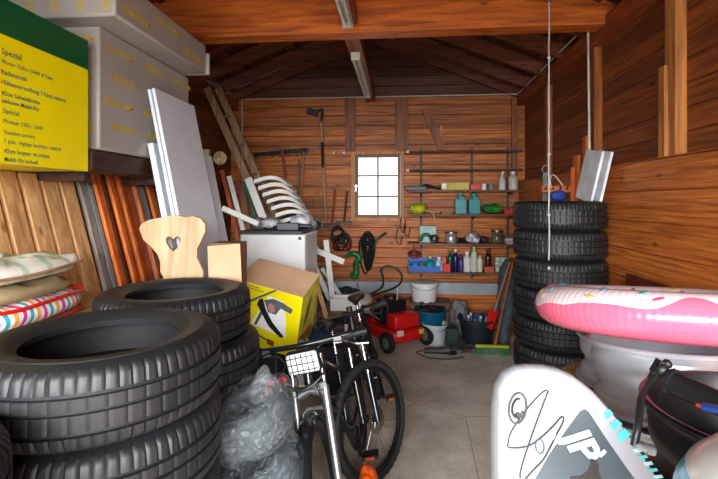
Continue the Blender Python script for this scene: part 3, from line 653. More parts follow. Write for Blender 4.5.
def bicycle(label, loc, rz, lean, steer, style):
    """front wheel axle at local (0,0,Rw); the bicycle points along local -y"""
    Rw = .335; t = thing('bicycle', label, 'bicycle', loc, (0, lean, rz))
    if style == 'city': t.rotation_euler = (0, lean, rz)
    S = Matrix.Translation((0, 0, Rw)) @ Matrix.Rotation(steer, 4, 'Z')
    tilt = Matrix.Rotation(R(-19), 4, 'X')          # steering axis leans back (+y) upwards
    def fp(x, y, z): return Matrix.Translation((0, 0, Rw)) @ (Matrix.Rotation(steer, 4, Vector((0, .33, .94))) @ Vector((x, y, z)))
    d = Vector((0, .33, .94)); tp = lambda s, x=0, o=0: fp(x, d.y*s+o, d.z*s)
    # front wheel steered
    wheel(t, (0, 0, Rw), Rw, rot=steer)
    q = MB(); ct = style == 'city'; xs_ = .072 if ct else .057; s1_ = .46 if ct else .26; s2_ = .60 if ct else .42
    for sx in (-1, 1): q.tube([tp(-.01, sx*xs_, -.01), tp(s1_, sx*xs_, -.012)], [.016, .019], 12)
    obj('fork_lowers', q, m_fork if style == 'city' else m_frm, t)
    q = MB()
    for sx in (-1, 1): q.tube([tp(s1_, sx*xs_, -.012), tp(s2_, sx*xs_, -.012)], .014, 12)
    obj('fork_stanchions', q, chrome, t)
    q = MB(); q.tube([tp(.43, -.07, -.01), tp(.45, 0, 0), tp(.43, .07, -.01)], .022, 10); q.tube([tp(.44), tp(.66)], .02, 12)
    q.tube(spl([tp(.27, -.056, .03), tp(.345, -.05, .03), tp(.355, 0, .035), tp(.345, .05, .03), tp(.27, .056, .03)]), .010, 8)
    obj('fork_crown', q, m_frm if style != 'city' else mat('fork_bridge', (150, 150, 152), .3, .8), t)
    # mudguard / crown cover
    # handlebar
    zb = .70
    tp0 = tp; dn_ = .045 if style == 'city' else .085; tp = lambda s, x=0, o=0: tp0(s-(dn_ if s > .55 else 0), x, o)
    q = MB(); q.tube([tp(.62), tp(.70), tp(.72, 0, -.06)], .016, 10); obj('stem', q, m_frm, t)
    q = MB(); bar = spl([tp(.70, -.29, .0), tp(.71, -.20, -.03), tp(.71, -.06, -.06), tp(.71, .06, -.06), tp(.71, .20, -.03), tp(.70, .29, .0)], 5); q.tube(bar, .0125, 10); obj('handlebar', q, m_frm, t)
    for sx in (-1, 1):
        q = MB(); q.tube([tp(.703, sx*.20, -.02), tp(.70, sx*.30, .005)], .019, 12); obj('grip', q, black, t)
        q = MB(); q.box(tp(.70, sx*.17, -.035), (.035, .04, .03)); q.tube(spl([tp(.70, sx*.20, -.05), tp(.68, sx*.25, -.09), tp(.67, sx*.31, -.085)]), .005, 6); obj('brake_lever', q, black if style != 'city' else steel, t)
        q = MB(); q.tube(spl([tp(.69, sx*.19, -.05), tp(.72, sx*.10, -.16), tp(.6, sx*.03, -.12), tp(.45, sx*.05, -.05), tp(.2, sx*.07, .0)]), .0028, 6); obj('brake_cable', q, black, t)
    # frame
    hd = tp(.64); hl = tp(.47); bb = Vector((0, .72, .29)); st = Vector((0, .86, .68)); ra = Vector((0, 1.07, Rw))
    q = MB(); q.tube([tp(.46), tp(.655)], .024, 12); q.tube([hd, st+Vector((0, -.03, -.08))], .017, 10); q.tube([hl, bb], .021, 10); q.tube([bb, st], .016, 10)
    for sx in (-1, 1):
        q.tube([bb+Vector((sx*.03, 0, 0)), ra+Vector((sx*.06, 0, 0))], .010, 8); q.tube([st+Vector((sx*.02, -.03, -.1)), ra+Vector((sx*.06, 0, 0))], .009, 8)
    q.cyl(bb-Vector((.04, 0, 0)), bb+Vector((.04, 0, 0)), .024)
    obj('frame', q, m_frm, t)
    wheel(t, ra, Rw, disc=False)
    q = MB(); q.tube([st, st+Vector((0, .04, .13))], .013, 10); obj('seat_post', q, chrome, t)
    q = MB(); sp = st+Vector((0, .05, .15)); o2 = [(0, -.14), (.022, -.10), (.03, -.02), (.065, .06), (.07, .11), (.03, .14), (-.03, .14), (-.07, .11), (-.065, .06), (-.03, -.02), (-.022, -.10)]
    q.prism(o2, .035, Matrix.Translation(sp)); obj('saddle', q, black, t, bevel=.01)
    q = MB(); q.lathe([(.05, -.002), (.09, -.002), (.09, .002), (.05, .002)], 40, Matrix.Translation(bb+Vector((-.045, 0, 0))) @ Matrix.Rotation(PI/2, 4, 'Y'), True, lambda k, i, r, z: (r-(.005 if k % 2 and i in (1, 2) else 0), z)); obj('chainring', q, m_frm, t)
    for sx, a in ((-1, 40), (1, 220)):
        e = bb+Vector((sx*.065, math.cos(R(a))*.17, math.sin(R(a))*.17)); c_ = MB(); c_.tube([bb+Vector((sx*.055, 0, 0)), e], .010, 8); cr = obj('crank', c_, m_frm, t)
        p_ = MB(); p_.box(e+Vector((sx*.055, 0, 0)), (.09, .07, .018)); obj('pedal', p_, black, cr)
        f_ = MB(); f_.box(e+Vector((sx*.055, -.037, 0)), (.05, .004, .014)); obj('reflector', f_, orange, cr)
    if style == 'city':
        # large grid-faced headlight with bracket, number plate style
        q = MB(); c_ = tp(.665, .02, -.15); q.box(c_, (.155, .05, .105)); l_ = obj('headlight', q, black, t, bevel=.022)
        q = MB(); q.box(c_+Vector((0, -.022, 0)), (.138, .02, .088)); lens = obj('headlight_lens', q, mat('lens_glass', (205, 210, 205), .12, var=.02), l_, bevel=.010)
        q = MB()
        for i in range(-2, 3): q.tube([c_+Vector((i*.024, -.033, -.042)), c_+Vector((i*.024, -.034, 0)), c_+Vector((i*.024, -.033, .042))], .0022, 5)
        for j in (-1, 0, 1): q.tube([c_+Vector((-.066, -.033, j*.028)), c_+Vector((0, -.034, j*.028)), c_+Vector((.066, -.033, j*.028))], .0022, 5)
        obj('lens_grid', q, dgrey, l_, smooth=0)
        q = MB(); q.tube(spl([tp(.69, -.05, -.06), tp(.62, -.09, -.1), tp(.54, -.085, -.13), tp(.50, 0, -.14), tp(.54, .085, -.13), tp(.62, .09, -.1), tp(.69, .05, -.06)]), .005, 6); obj('headlight_bracket', q, black, t)
        q = MB(); q.box(tp(.47, 0, -.03), (.17, .014, .026)); obj('fork_brace', q, chrome, t)
        # mudguard
    if style == 'city':
        q = MB(); n = 22; pts = []; fs = []
        for i in range(n+1):
            a = R(40+110*i/n)
            for j in range(5):
                x = (j-2)*.017; r = Rw+.022-abs(j-2)**2*.004; pts.append(Matrix.Translation((0, 0, Rw)) @ Matrix.Rotation(steer, 4, 'Z') @ Vector((x, -r*math.cos(a), r*math.sin(a))))
        fs = [(i*5+j, i*5+j+1, (i+1)*5+j+1, (i+1)*5+j) for i in range(n) for j in range(4)]
        q.add(pts, fs); o = obj('mudguard', q, m_frm, t); s = o.modifiers.new('thick', 'SOLIDIFY'); s.thickness = .002
    return t
w1 = U(343, 560, Y=1.88)
b1 = bicycle('bicycle in front with silver fork and a grid-faced headlight', (w1.x, 1.88, .0), R(0), R(-13), R(3), 'city')
w2 = U(384, 470, Y=2.6)
b2 = bicycle('bicycle with black front wheel turned aside, right of the headlight bicycle', (w2.x, 2.62, .002), R(4), R(-13), R(-36), 'mtb')
q = cloth_blob((-.150, 2.10, .17), (.11, .28, .33), seed=44, wr=.008); single('orange_sack', q, mat('sack_orange', (238, 92, 24), .45), 'bright orange bag on the floor between the two bicycles', 'bag', smooth=60)
# ================================================================ YELLOW CARTON, FREEZER, PILE
YBX = 2.72
c0 = U(300, 300, Y=2.62)        # near top corner (right end of the yellow front)
import mathutils
tl = U(237, 279, Y=2.60); tr = U(303, 298, Y=2.56); br = U(284, 354, Y=2.70); back = U(318, 272, Y=2.84)
ex = (tr-tl); ez = (tr-br); ey = (back-tr)
exn = ex.normalized(); ezn = (ez-exn*ez.dot(exn)).normalized(); eyn = ezn.cross(exn)
W_, H_, D_ = ex.length, ez.length, ey.length
Rm = Matrix((exn, eyn, ezn)).transposed()
org = tr-exn*W_-ezn*H_            # bottom left front corner
t = thing('tool_carton', 'open yellow cardboard carton printed with a picture of a grinding tool', 'box', tuple(org), tuple(Rm.to_euler()))
MW[t] = Matrix.Translation(org) @ Rm.to_4x4()
q = MB(); q.cur = 0; th = .006
q.bb((0, 0, 0), (W_, th, H_)); obj('front_panel', q, yellow, t, smooth=0)
q = MB(); q.bb((W_-th, th, 0), (W_, D_, H_)); obj('side_panel', q, mat('yellow_print_pale', (224, 206, 60), .5, c2=(150, 140, 60), vs_=9), t, smooth=0)
q = MB(); q.bb((0, th, 0), (th, D_, H_)); obj('side_panel', q, card, t, smooth=0)
q = MB(); q.bb((th, D_-th, 0), (W_-th, D_, H_)); obj('back_panel', q, card, t, smooth=0)
q = MB(); q.bb((th, th, 0), (W_-th, D_-th, th)); obj('bottom_panel', q, card, t, smooth=0)
q = MB(); q.bb((0, 0, H_+.0005), (W_, D_*.985, H_+.005)); obj('top_flap', q, card, t, smooth=0)
# printed picture: angle grinder on white
pw = mat('print_white', (238, 236, 232), .5, var=.03); pg = mat('print_grey', (96, 100, 104), .5, var=.2); pb = mat('print_black', (30, 30, 32), .5); pgn = mat('print_green', (70, 96, 60), .5)
def flat(name, pts, m, off, par=t): 
    q = MB(); Mx = Matrix(((1, 0, 0, 0), (0, 0, -1, -off), (0, 1, 0, 0), (0, 0, 0, 1))); q.prism([(x*W_, z*H_) for x, z in pts], .0005, Mx); return obj(name, q, m, par, smooth=0)
flat('printed_picture', [(.30, .35), (.82, .28), (.80, .55), (.72, .86), (.50, .88), (.42, .7), (.28, .4)], pw, .0012)
flat('printed_tool', [(.36, .78), (.42, .82), (.48, .66), (.60, .48), (.80, .30), (.74, .27), (.55, .40), (.42, .58), (.34, .70)], pb, .002)
flat('printed_tool', [(.44, .80), (.52, .62), (.64, .62), (.70, .74), (.86, .70), (.88, .78), (.72, .84), (.58, .86)], pg, .0023)
flat('printed_tool', [(.50, .70), (.56, .62), (.62, .66), (.60, .76), (.53, .78)], mat('print_pink', (190, 130, 130), .5), .0027)
flat('printed_tool', [(.32, .36), (.36, .36), (.44, .58), (.40, .60)], pgn, .0023)
flat('printed_line', [(.02, .58), (.05, .55), (.62, 1.0), (.58, 1.0)], pg, .001)
flat('printed_mark', [(.30, .22), (.56, .14), (.56, .17), (.30, .25)], pg, .001)
flat('printed_mark', [(.55, .10), (.66, .08), (.66, .17), (.55, .19)], mat('print_brown', (130, 70, 30), .5), .0014)
flat('printed_mark', [(.05, .955), (.36, .955), (.36, .965), (.05, .965)], pg, .001)
flat('printed_mark', [(.08, .915), (.42, .915), (.42, .925), (.08, .925)], pg, .001)
q = MB(); Mx = Matrix(((0, 0, 1, W_+.0006), (1, 0, 0, 0), (0, 1, 0, 0), (0, 0, 0, 1))); q.prism([(D_*x, H_*y) for x, y in [(.25, .30), (.40, .45), (.62, .78), (.55, .80), (.35, .58)]], .0006, Mx); obj('printed_tool', q, pb, t, smooth=0)
q = MB(); q.prism([(D_*x, H_*y) for x, y in [(.05, .05), (.9, .05), (.9, .22), (.05, .3)]], .0006, Mx); obj('printed_mark', q, mat('print_orange_brown', (150, 90, 30), .5), t, smooth=0)
# support under the carton
zmin = min((MW[t] @ Vector(v)).z for v in [(0,0,0), (W_,0,0), (0,D_,0), (W_,D_,0)])
cc = MW[t] @ Vector((W_/2, D_/2, 0))
q = MB(); q.bb((cc.x-.24, cc.y-.10, .002), (cc.x+.06, cc.y+.25, zmin-.003)); single('plastic_crate', q, mat('crate_black', (34, 36, 40), .5), 'black plastic crate under the yellow carton, mostly hidden', 'crate', bevel=.02)
# freezer
FY = 3.62; a = U(240, 234, Y=FY); b_ = U(305, 234, Y=FY); zt = a.z
t = thing('freezer', 'white upright freezer cabinet behind the yellow carton', 'freezer', ((a.x+b_.x)/2, FY+.28, .001))
q = MB(); q.bb((a.x, FY+.045, .03), (b_.x, FY+.55, zt)); obj('cabinet', q, white, t, True, bevel=.012)
q = MB(); q.bb((a.x, FY, .05), (b_.x, FY+.04, zt-.004)); d_ = obj('door', q, white, t, True, bevel=.010)
q = MB(); q.bb((b_.x-.055, FY-.003, zt-.045), (b_.x-.03, FY-.0005, zt-.02)); obj('badge', q, dgrey, d_, True)
for sx in (.04, -.04):
    for yy in (.08, .5):
        q = MB(); x = a.x+.04 if sx > 0 else b_.x-.04; q.cyl((x, FY+yy, .001), (x, FY+yy, .031), .02); obj('foot', q, black, t, True)
q = MB(); q.bb((a.x-.0, FY+.0, zt+.001), (b_.x-.02, FY+.5, zt+.028)); o = single('serving_tray', q, dgrey, 'flat dark grey tray lying on top of the white freezer', 'tray', bevel=.006)
zt2 = zt+.029
q = MB(); q.bb((-.09, -.035, 0), (.09, .035, .06)); q.cyl((.09, 0, .035), (.2, 0, .03), .018); q.cyl((.2, 0, .03), (.26, 0, .03), .006); q.tube(spl([(-.09, 0, .03), (-.16, .03, .015), (-.20, .0, .02)]), .012)
q.v = [Matrix.Rotation(R(8), 3, 'Z') @ v+Vector((a.x+.38, FY+.1, zt2)) for v in q.v]; single('power_drill', q, mat('drill_navy', (38, 42, 56), .4), 'dark blue power tool lying on the tray over the freezer', 'drill', bevel=.01)
single('cloth_heap', cloth_blob((a.x+.17, FY+.17, zt2+.052), (.24, .22, .09), seed=21, wr=.012), mat('cloth_grey_white', (200, 202, 206), .8, c2=(90, 92, 98), vs_=14), 'crumpled grey and white cloth on the left of the freezer tray', 'cloth', smooth=60)
single('plastic_bag', cloth_blob((a.x+.44, FY+.33, zt2+.062), (.18, .2, .11), seed=22, wr=.014), mat('bag_white', (222, 224, 228), .35, c2=(150, 155, 162), vs_=10), 'crumpled white plastic bag behind the dark power tool', 'bag', smooth=60)
# ================================================================ BACK LEFT: planks, ladder, slats, clock
def pk(label, m, pxt, pyt, pxb, pyb, Y, wid, th=.02, cat='board', name='leaning_board', group='boards leaning behind the freezer', wd=(1, 0, 0)):
    a = U(pxt, pyt, Y=Y); b = U(pxb, pyb, Y=Y); d = (b-a); b2 = a+d*((a.z-.01)/(a.z-b.z)); q = MB(); q.slab(b2, a, wid, wd, th)
    return single(name, q, m, label, cat, group, bevel=.002, smooth=0)
wpl = mat('white_board', (226, 226, 220), .5, var=.04)
pk('white-edged board left of the ladder foot, the first of the row', wpl, 229, 176, 241, 221, 4.30, .045)
pk('dull red board between two white ones behind the freezer', mat('board_maroon', (120, 44, 44), .5), 237, 180, 250, 222, 4.36, .05)
pk('dark green thin board beside the maroon one behind the freezer', mat('board_green', (38, 92, 66), .5), 244, 182, 256, 222, 4.42, .035)
pk('broad white board leaning right of the ladder foot', wpl, 248, 178, 264, 220, 4.34, .075)
pk('brown board leaning nearest the tall laminate panels', w_rb, 222, 170, 236, 230, 4.40, .04)
w_lad = wood('ladder_wood', (168, 136, 104), (112, 82, 56), 'z', tint=.1, grain=30)
t = thing('wooden_ladder', 'weathered wooden ladder leaning steeply behind the laminate panels', 'ladder', (U(262, 222, Y=4.6).x, 4.6, 0))
rails = []
for (x0_, x1_, Y_) in ((207, 247, 4.55), (218, 258, 4.75)):
    a = U(x0_, 88, Y=Y_); b = U(x1_, 178, Y=Y_); d = b-a; b2 = a+d*((a.z-.01)/(a.z-b.z)); q = MB(); q.slab(b2, a, .075, (1, 0, 0), .03); obj('rail', q, w_lad, t, True, smooth=0, bevel=.003); rails.append((b2, a))
for i in range(1, 9):
    f = i/9; q = MB(); q.tube([rails[0][0].lerp(rails[0][1], f)+Vector((0, .016, 0)), rails[1][0].lerp(rails[1][1], f)-Vector((0, .016, 0))], .014, 8); obj('rung', q, w_lad, t, True)
sl = mat('slat_white', (214, 212, 204), .45, var=.05)
for i in range(7):
    px = 260+i*4.2; py = 181+i*6.6; c = U(px, py, Y=4.15)
    q = MB(); pts = spl([c+Vector((-.02, -.12, -.01)), c+Vector((.10, -.10, .025)), c+Vector((.20, -.06, .015)), c+Vector((.27, .02, -.05))], 6)
    n = len(pts); vv = []
    for p in pts: vv += [p+Vector((0, -.0, -.018)), p+Vector((0, -.0, .018)), p+Vector((.006, .14, .018)), p+Vector((.006, .14, -.018))]
    fs = [(i_*4+j, i_*4+(j+1) % 4, (i_+1)*4+(j+1) % 4, (i_+1)*4+j) for i_ in range(n-1) for j in range(4)]+[(0, 1, 2, 3), (4*n-4, 4*n-1, 4*n-2, 4*n-3)]
    q.add(vv, fs); single('curved_slat', q, sl, ['topmost white curved slat of the fanned pile right of the ladder', 'second white curved slat from the top of the fanned pile', 'third white curved slat from the top of the fanned pile', 'fourth white curved slat, middle of the fanned pile', 'fifth white curved slat of the fanned pile', 'second-lowest white curved slat of the fanned pile', 'lowest white curved slat, touching the things on the freezer'][i], 'slat', 'curved slats piled behind the freezer', bevel=.002)
# stand holding the slats
a = U(284, 222, Y=4.3); q = MB(); q.slab((a.x-.15, 4.31, .01), (a.x-.42, 4.31, 1.70), .05, (1, 0, 0), .03); single('wooden_post', q, w_postd, 'dark wooden post behind the pile of white curved slats', 'post', smooth=0)
# clock and small white box hanging left
c = U(220, 158, Y=4.35)
t = thing('wall_clock', 'small round cream clock hanging beside the ladder', 'clock', tuple(c))
q = MB(); q.lathe([(0, -.02), (.065, -.02), (.07, 0), (.065, .012), (0, .014)], 32, Matrix.Rotation(PI/2, 4, 'X')); obj('case', q, mat('clock_cream', (222, 206, 170), .5, c2=(170, 130, 80), vs_=20), t)
q = MB(); q.box((0, -.016, .018), (.004, .002, .04)); q.box((.013, -.017, 0), (.03, .002, .004)); obj('hands', q, black, t)
q = MB(); q.tube([(0, 0, .07), (0, 0, .55)], .002, 5); obj('cord', q, black, t)
c = U(205, 154, Y=4.3); q = MB(); q.box(c, (.09, .05, .09)); single('junction_box', q, mat('cream_plastic', (235, 222, 190), .5), 'small cream box fixed left of the round clock', 'junction box', bevel=.006)
# boards crossing: long white slat pointing right, white cross
def bar(p0, p1, Y0_, Y1_, wid, th, m, name, label, cat, group=None):
    a = U(*p0, Y=Y0_); b = U(*p1, Y=Y1_); q = MB(); q.slab(a, b, wid, (0, .2, 1), th); return single(name, q, m, label, cat, group, bevel=.002, smooth=0)
bar((222, 208), (258, 224), 3.35, 3.5, .04, .02, wpl, 'white_batten', 'white batten slanting down onto the freezer from the left', 'batten')
# ================================================================ BACK WALL
YW = YB-.02
def W(px, py, d=.04): return U(px, py, Y=YW-d)
# tool rail with hanging long tools
t = thing('tool_rail', 'black tool rail with clips high on the back wall, left of the window', 'rail', tuple(W(280, 154)))
a, b_ = W(254, 155, .03), W(308, 150, .03)
q = MB(); q.slab(a, b_, .05, (0, 0, 1), .04); obj('bar', q, black, t, True)
for i in range(7):
    p = a.lerp(b_, (i+.5)/7)+Vector((0, -.03, -.01)); q = MB(); q.tube([p+Vector((-.02, .01, .03)), p+Vector((-.02, -.03, 0)), p+Vector((-.02, -.02, -.045)), p+Vector((.02, -.02, -.045)), p+Vector((.02, -.03, 0)), p+Vector((.02, .01, .03))], .007, 6); obj('clip', q, dgrey if i % 2 else black, t, True)
def tool(name, label, cat, pa, pb, r, m, head=None, group=None, d=.07, hm=dgrey):
    a, b = W(*pa, d), W(*pb, d); t = thing(name, label, cat, tuple(b), group=group)
    q = MB(); q.tube([a, b], r, 8); obj('handle', q, m, t, True)
    if head:
        q = MB(); head(q, a, b); obj('head', q, hm, t, True)
    return t
h_red = mat('handle_red_brown', (150, 62, 34), .5); h_wood = mat('handle_ash', (176, 128, 84), .55); h_gr = mat('handle_grey', (120, 112, 104), .5)
def spade(q, a, b):
    M = Matrix(((1, 0, 0, b.x), (0, 0, -1, b.y), (0, 1, 0, b.z), (0, 0, 0, 1))); q.prism([(-.02, .06), (.02, .06), (.09, .0), (.09, -.18), (.05, -.24), (0, -.26), (-.05, -.24), (-.09, -.18), (-.09, 0)], .004, M)
def rake(q, a, b):
    q.box(b, (.2, .012, .025))
    for i in range(6): q.box(b+Vector((-.09+i*.035, -.025, -.03)), (.006, .045, .006), (.5, 0, 0))
def fork(q, a, b):
    q.box(b, (.17, .015, .02)); [q.tube([b+Vector((x, 0, 0)), b+Vector((x, -.01, -.25))], [.006, .003], 6) for x in (-.08, -.027, .027, .08)]
def dgrip(q, a, b): q.tube(spl([a, a+Vector((-.05, 0, .03)), a+Vector((-.045, 0, .09)), a+Vector((.045, 0, .09)), a+Vector((.05, 0, .03)), a]), .010, 6)
tool('garden_spade', 'spade with red-brown shaft hanging from the black tool rail', 'spade', (282, 149), (290, 214), .016, h_red, spade)
tool('garden_rake', 'rake with thin pale shaft hanging at the right end of the tool rail', 'rake', (304, 151), (301, 208), .012, h_wood, rake)
tool('garden_fork', 'dark garden fork hanging between the red-shafted spade and the rake', 'garden fork', (299, 160), (298, 206), .012, h_gr, fork)
t = tool('pruning_pole', 'very tall pale pole tool standing left of the window, reaching highest', 'pole', (321, 120), (326, 222), .013, mat('pole_pale', (178, 160, 136), .4))
p = W(315, 112, .07); q = MB(); q.tube(spl([p+Vector((-.06, 0, .03)), p, p+Vector((.08, 0, .03)), p+Vector((.09, 0, -.02)), W(321, 122, .07)]), .014, 8); q.box(p+Vector((-.03, 0, 0)), (.14, .03, .08), (0, .3, 0)); obj('cutting_head', q, black, t, True)
q = MB(); q.tube([W(322, 142, .07), W(323, 168, .07)], .017, 8); obj('sleeve', q, black, t, True)
q = MB(); q.tube(spl([W(316, 118), W(316, 160), W(317, 200), W(313, 222)]), .004, 5); single('hanging_rope', q, mat('cord_beige', (190, 160, 120), .7), 'thin beige cord hanging beside the tall pole', 'cord')
for i, px in enumerate((334, 344)):
    p = W(px, 153, .03); q = MB(); q.ball(p, .022, 12); q.cyl(p, p+Vector((0, .03, 0)), .01); single('wall_peg', q, white, ['left of two pale knobs between the tall pole and the window', 'right of two pale knobs, nearer the window'][i], 'peg', 'pale knobs on the back wall')
# small hoe rail
t = thing('hoe_rail', 'short dark rail with two hoe shafts beside the window bottom', 'rail', tuple(W(338, 190)))
a, b_ = W(327, 187, .03), W(349, 192, .03); q = MB(); q.slab(a, b_, .05, (0, 0, 1), .05); obj('bar', q, w_postd, t, True)
tool('garden_hoe', 'hoe with dark shaft under the short rail, left one', 'hoe', (335, 190), (332, 224), .012, h_red, rake, 'hoes left of the window')
tool('garden_hoe', 'hoe with dark shaft under the short rail, right one near the window', 'hoe', (347, 191), (344, 222), .012, mat('handle_dark', (70, 52, 40), .5), rake, 'hoes left of the window')
# thermometer
c = W(317, 225, .04); t = thing('thermometer', 'square grey thermometer hung as a diamond over the white battens', 'thermometer', tuple(c))
q = MB(); q.box((0, 0, 0), (.13, .02, .13), (0, R(45), 0)); obj('plate', q, mat('aged_metal', (130, 134, 138), .5), t, bevel=.004)
q = MB(); q.lathe([(0, .012), (.045, .012), (.05, .016), (.055, .012)], 28, Matrix.Rotation(PI/2, 4, 'X')); obj('dial', q, dgrey, t)
# dark hanging cable bundle and headphones
q = MB()
for i in range(7):
    c = W(341+random.uniform(-4, 4), 232+i*2.2, .06); q.torus(c, .07+.012*(i % 3), .011, Matrix.Rotation(PI/2+random.uniform(-.3, .3), 4, 'X') @ Matrix.Rotation(random.uniform(-.4, .4), 4, 'Y'), 24, 6)
single('cable_coil', q, black, 'black coil of cable hanging left of the window corner', 'cable')
t = thing('ear_defenders', 'black ear defenders with dark red cups hung below the cable coil', 'ear defenders', tuple(W(342, 248, .07)))
c = W(342, 244, .09); q = MB(); q.tube(arc(c, .085, 0, 180, 14), .010, 6); obj('headband', q, black, t, True)
for sx in (-1, 1): q = MB(); q.ball(c+Vector((sx*.085, 0, -.03)), (.03, .045, .055), 14); obj('ear_cup', q, mat('cup_red', (120, 24, 36), .4), t, True)
# long coiled hose
hose = mat('hose_black', (30, 34, 34), .4)
q = MB()
for i in range(9):
    cx_ = 368+random.uniform(-3, 3); cy_ = 252+random.uniform(-3, 3); rx_ = random.uniform(3, 9); ry_ = random.uniform(15, 20); dd = .04+.012*i
    q.tube([W(cx_+rx_*math.sin(R(a))*(.55+.45*(1-math.cos(R(a)))/2)+2*math.sin(R(a*2)), cy_-ry_*math.cos(R(a)), dd) for a in range(0, 360, 15)], .010, 6, True)
q.tube([W(364, 243, .09), W(373, 244, .13)], .03, 8)
q.tube(spl([W(373, 250, .14), W(376, 241, .15), W(381, 236, .13), W(386, 233, .10)], 5), .013, 7)
single('garden_hose', q, hose, 'black hose coiled in a long loop beneath the window', 'hose')
# green trimmer hanging
t = thing('string_trimmer', 'green electric trimmer hanging left of the coiled black hose', 'trimmer', tuple(W(354, 280, .09)))
g_ = mat('trimmer_green', (22, 112, 52), .35); c = W(352, 262, .09)
q = MB(); q.tube(spl([c+Vector((-.07, 0, .06)), c+Vector((-.03, 0, .10)), c+Vector((.05, 0, .10)), c+Vector((.09, 0, .05)), c+Vector((.05, 0, -.02)), c+Vector((.055, 0, -.12)), c+Vector((.03, 0, -.19))]), [.024]*8+[.034]*8+[.036]*15+[.042]*6, 10); obj('handle', q, g_, t, True)
q = MB(); q.box(c+Vector((.03, 0, -.17)), (.10, .06, .09), (0, .2, 0)); obj('motor', q, g_, t, True, bevel=.02)
q = MB(); q.tube([c+Vector((.05, 0, -.2)), c+Vector((.11, -.02, -.42))], .011, 8); obj('shaft', q, mat('shaft_pale', (180, 160, 130), .4), t, True)
# hanging wires by the shelf
for i, (x, y) in enumerate(((402, 224), (406, 228), (398, 236))):
    q = MB(); q.tube(spl([W(x, y-8, .03), W(x-2, y+2, .05), W(x+2, y+9, .05), W(x+4, y, .04)]), .005, 5); single('wire_loop', q, black, ['thin black wire loop just right of the window', 'second wire loop nearest the middle shelf end', 'lowest wire loop left of the middle shelf'][i], 'wire', 'wire loops beside the window')
# ---------------- wall shelving
w_sh = wood('shelf_wood', (120, 76, 52), (74, 42, 28), 'x', tint=.1, grain=25)
YS = YW-.26
t = thing('shelf_unit', 'wall shelving of four dark boards and two rods between window and tyre tower', 'shelf', tuple(W(460, 275)))
SHX = (U(408, 200, Y=YS).x, XR-.01); LV = []
for py in (190, 214, 243.5, 272.5):
    z = U(450, py, Y=YS).z; LV.append(z); q = MB(); q.bb((SHX[0], YS, z-.022), (SHX[1], YW, z)); obj('shelf_board', q, w_sh, t, True, bevel=.002, smooth=0)
for py in (151, 170):
    z = U(450, py, Y=YS).z; q = MB(); q.cyl((SHX[0], YS+.02, z), (SHX[1], YS+.02, z), .012); obj('rod', q, mat('shelf_metal', (84, 72, 62), .6), t, True)
    q = MB(); q.ball((SHX[0], YS+.02, z), .02, 12); obj('rod_end', q, white, t, True)
zr0, zr1 = LV[3]-.12, U(450, 148, Y=YW).z
for px in (421, 472, 508):
    p = U(px, 200, Y=YW-.02); q = MB(); q.bb((p.x-.014, YW-.02, zr0), (p.x+.014, YW-.001, zr1)); obj('upright', q, mat('shelf_metal', 0), t, True)
    for z in LV: q = MB(); q.prism([(0, 0), (-.24, 0), (-.24, -.012), (-.03, -.045), (0, -.07)], .006, Matrix(((0, 0, 1, p.x-.003), (1, 0, 0, YW-.021), (0, 1, 0, z-.0225), (0, 0, 0, 1)))); obj('bracket', q, mat('shelf_metal', 0), t, True, smooth=0)
SY = YS+.09
def sx_(px, lv): return U(px, 200, Y=SY).x, LV[lv]+.0015
def hgt(px0, px1, h): return h*SY/F
S_ = SY/F
def bottle(px, lv, wpx, hpx, m, label, cap=black, neck=.35, kind='bottle', capc=True, dy=0, group='bottles on the shelves', shape=0):
    x, z = sx_(px, lv); r = wpx*S_/2; h = hpx*S_; t = thing(kind, label, kind.replace('_', ' '), (x, SY+dy, z), group=group)
    q = MB()
    if shape == 0: q.lathe([(0, 0), (r*.95, 0), (r, .006), (r, h*.62), (r*.85, h*.72), (r*neck, h*.80), (r*neck, h*.88), (0, h*.88)], 20)
    else: q.box((0, 0, h*.36), (2*r, r*1.3, h*.72)); q.box((r*.2, 0, h*.78), (r*.9, r*.6, h*.12)); q.tube(arc((-.0, 0, h*.72), r*.5, 0, 180, 8), r*.12, 6)
    obj('body', q, m, t, bevel=0 if shape == 0 else r*.2)
    q = MB(); q.lathe([(0, h*.875), (r*neck*1.2, h*.875), (r*neck*1.2, h*.99), (0, h)], 16); obj('cap', q, cap, t)
    return t
def boxi(px, lv, wpx, hpx, dep, m, label, name='storage_box', cat='box', group=None, dy=0, rot=0, bev=.004):
    x, z = sx_(px, lv); q = MB(); q.box((x, SY+dy, z+hpx*S_/2), (wpx*S_, dep, hpx*S_), (0, 0, rot)); return single(name, q, m, label, cat, group, bevel=bev)
# level 0 (topmost, y 190)
x, z = sx_(413, 0); q = MB(); q.bb((x-.09, SY-.05, z), (x+.16, SY+.06, z+.04)); q.bb((x-.1, SY-.055, z+.04), (x+.17, SY+.065, z+.052)); single('flat_case', q, mat('case_dark', (52, 56, 58), .4), 'flat dark case at the left end of the top shelf', 'case', bevel=.004)
x, z = sx_(432, 0); q = MB(); q.tube(spl([(x-.12, SY, z+.03), (x-.04, SY, z+.05), (x+.05, SY-.02, z+.025), (x+.12, SY, z+.02)]), [.02, .025, .03, .032, .03, .026, .02, .018, .016, .015, .014, .014, .013, .013, .012, .012, .012, .012, .012], 8); single('hand_tool', q, black, 'black hand tool between the flat case and the yellow box on the top shelf', 'tool')
t = thing('yellow_box', 'long olive-yellow box lying on the top shelf', 'box', (sx_(455, 0)[0], SY, LV[0]+.0015))
q = MB(); q.box((0, 0, .045), (.33, .12, .09), (0, 0, -.1)); obj('carton', q, mat('box_olive', (196, 176, 60), .5), t, bevel=.003)
q = MB(); q.box((-.135, -.05, .045), (.05, .012, .06), (0, 0, -.1)); obj('label_patch', q, white, t)
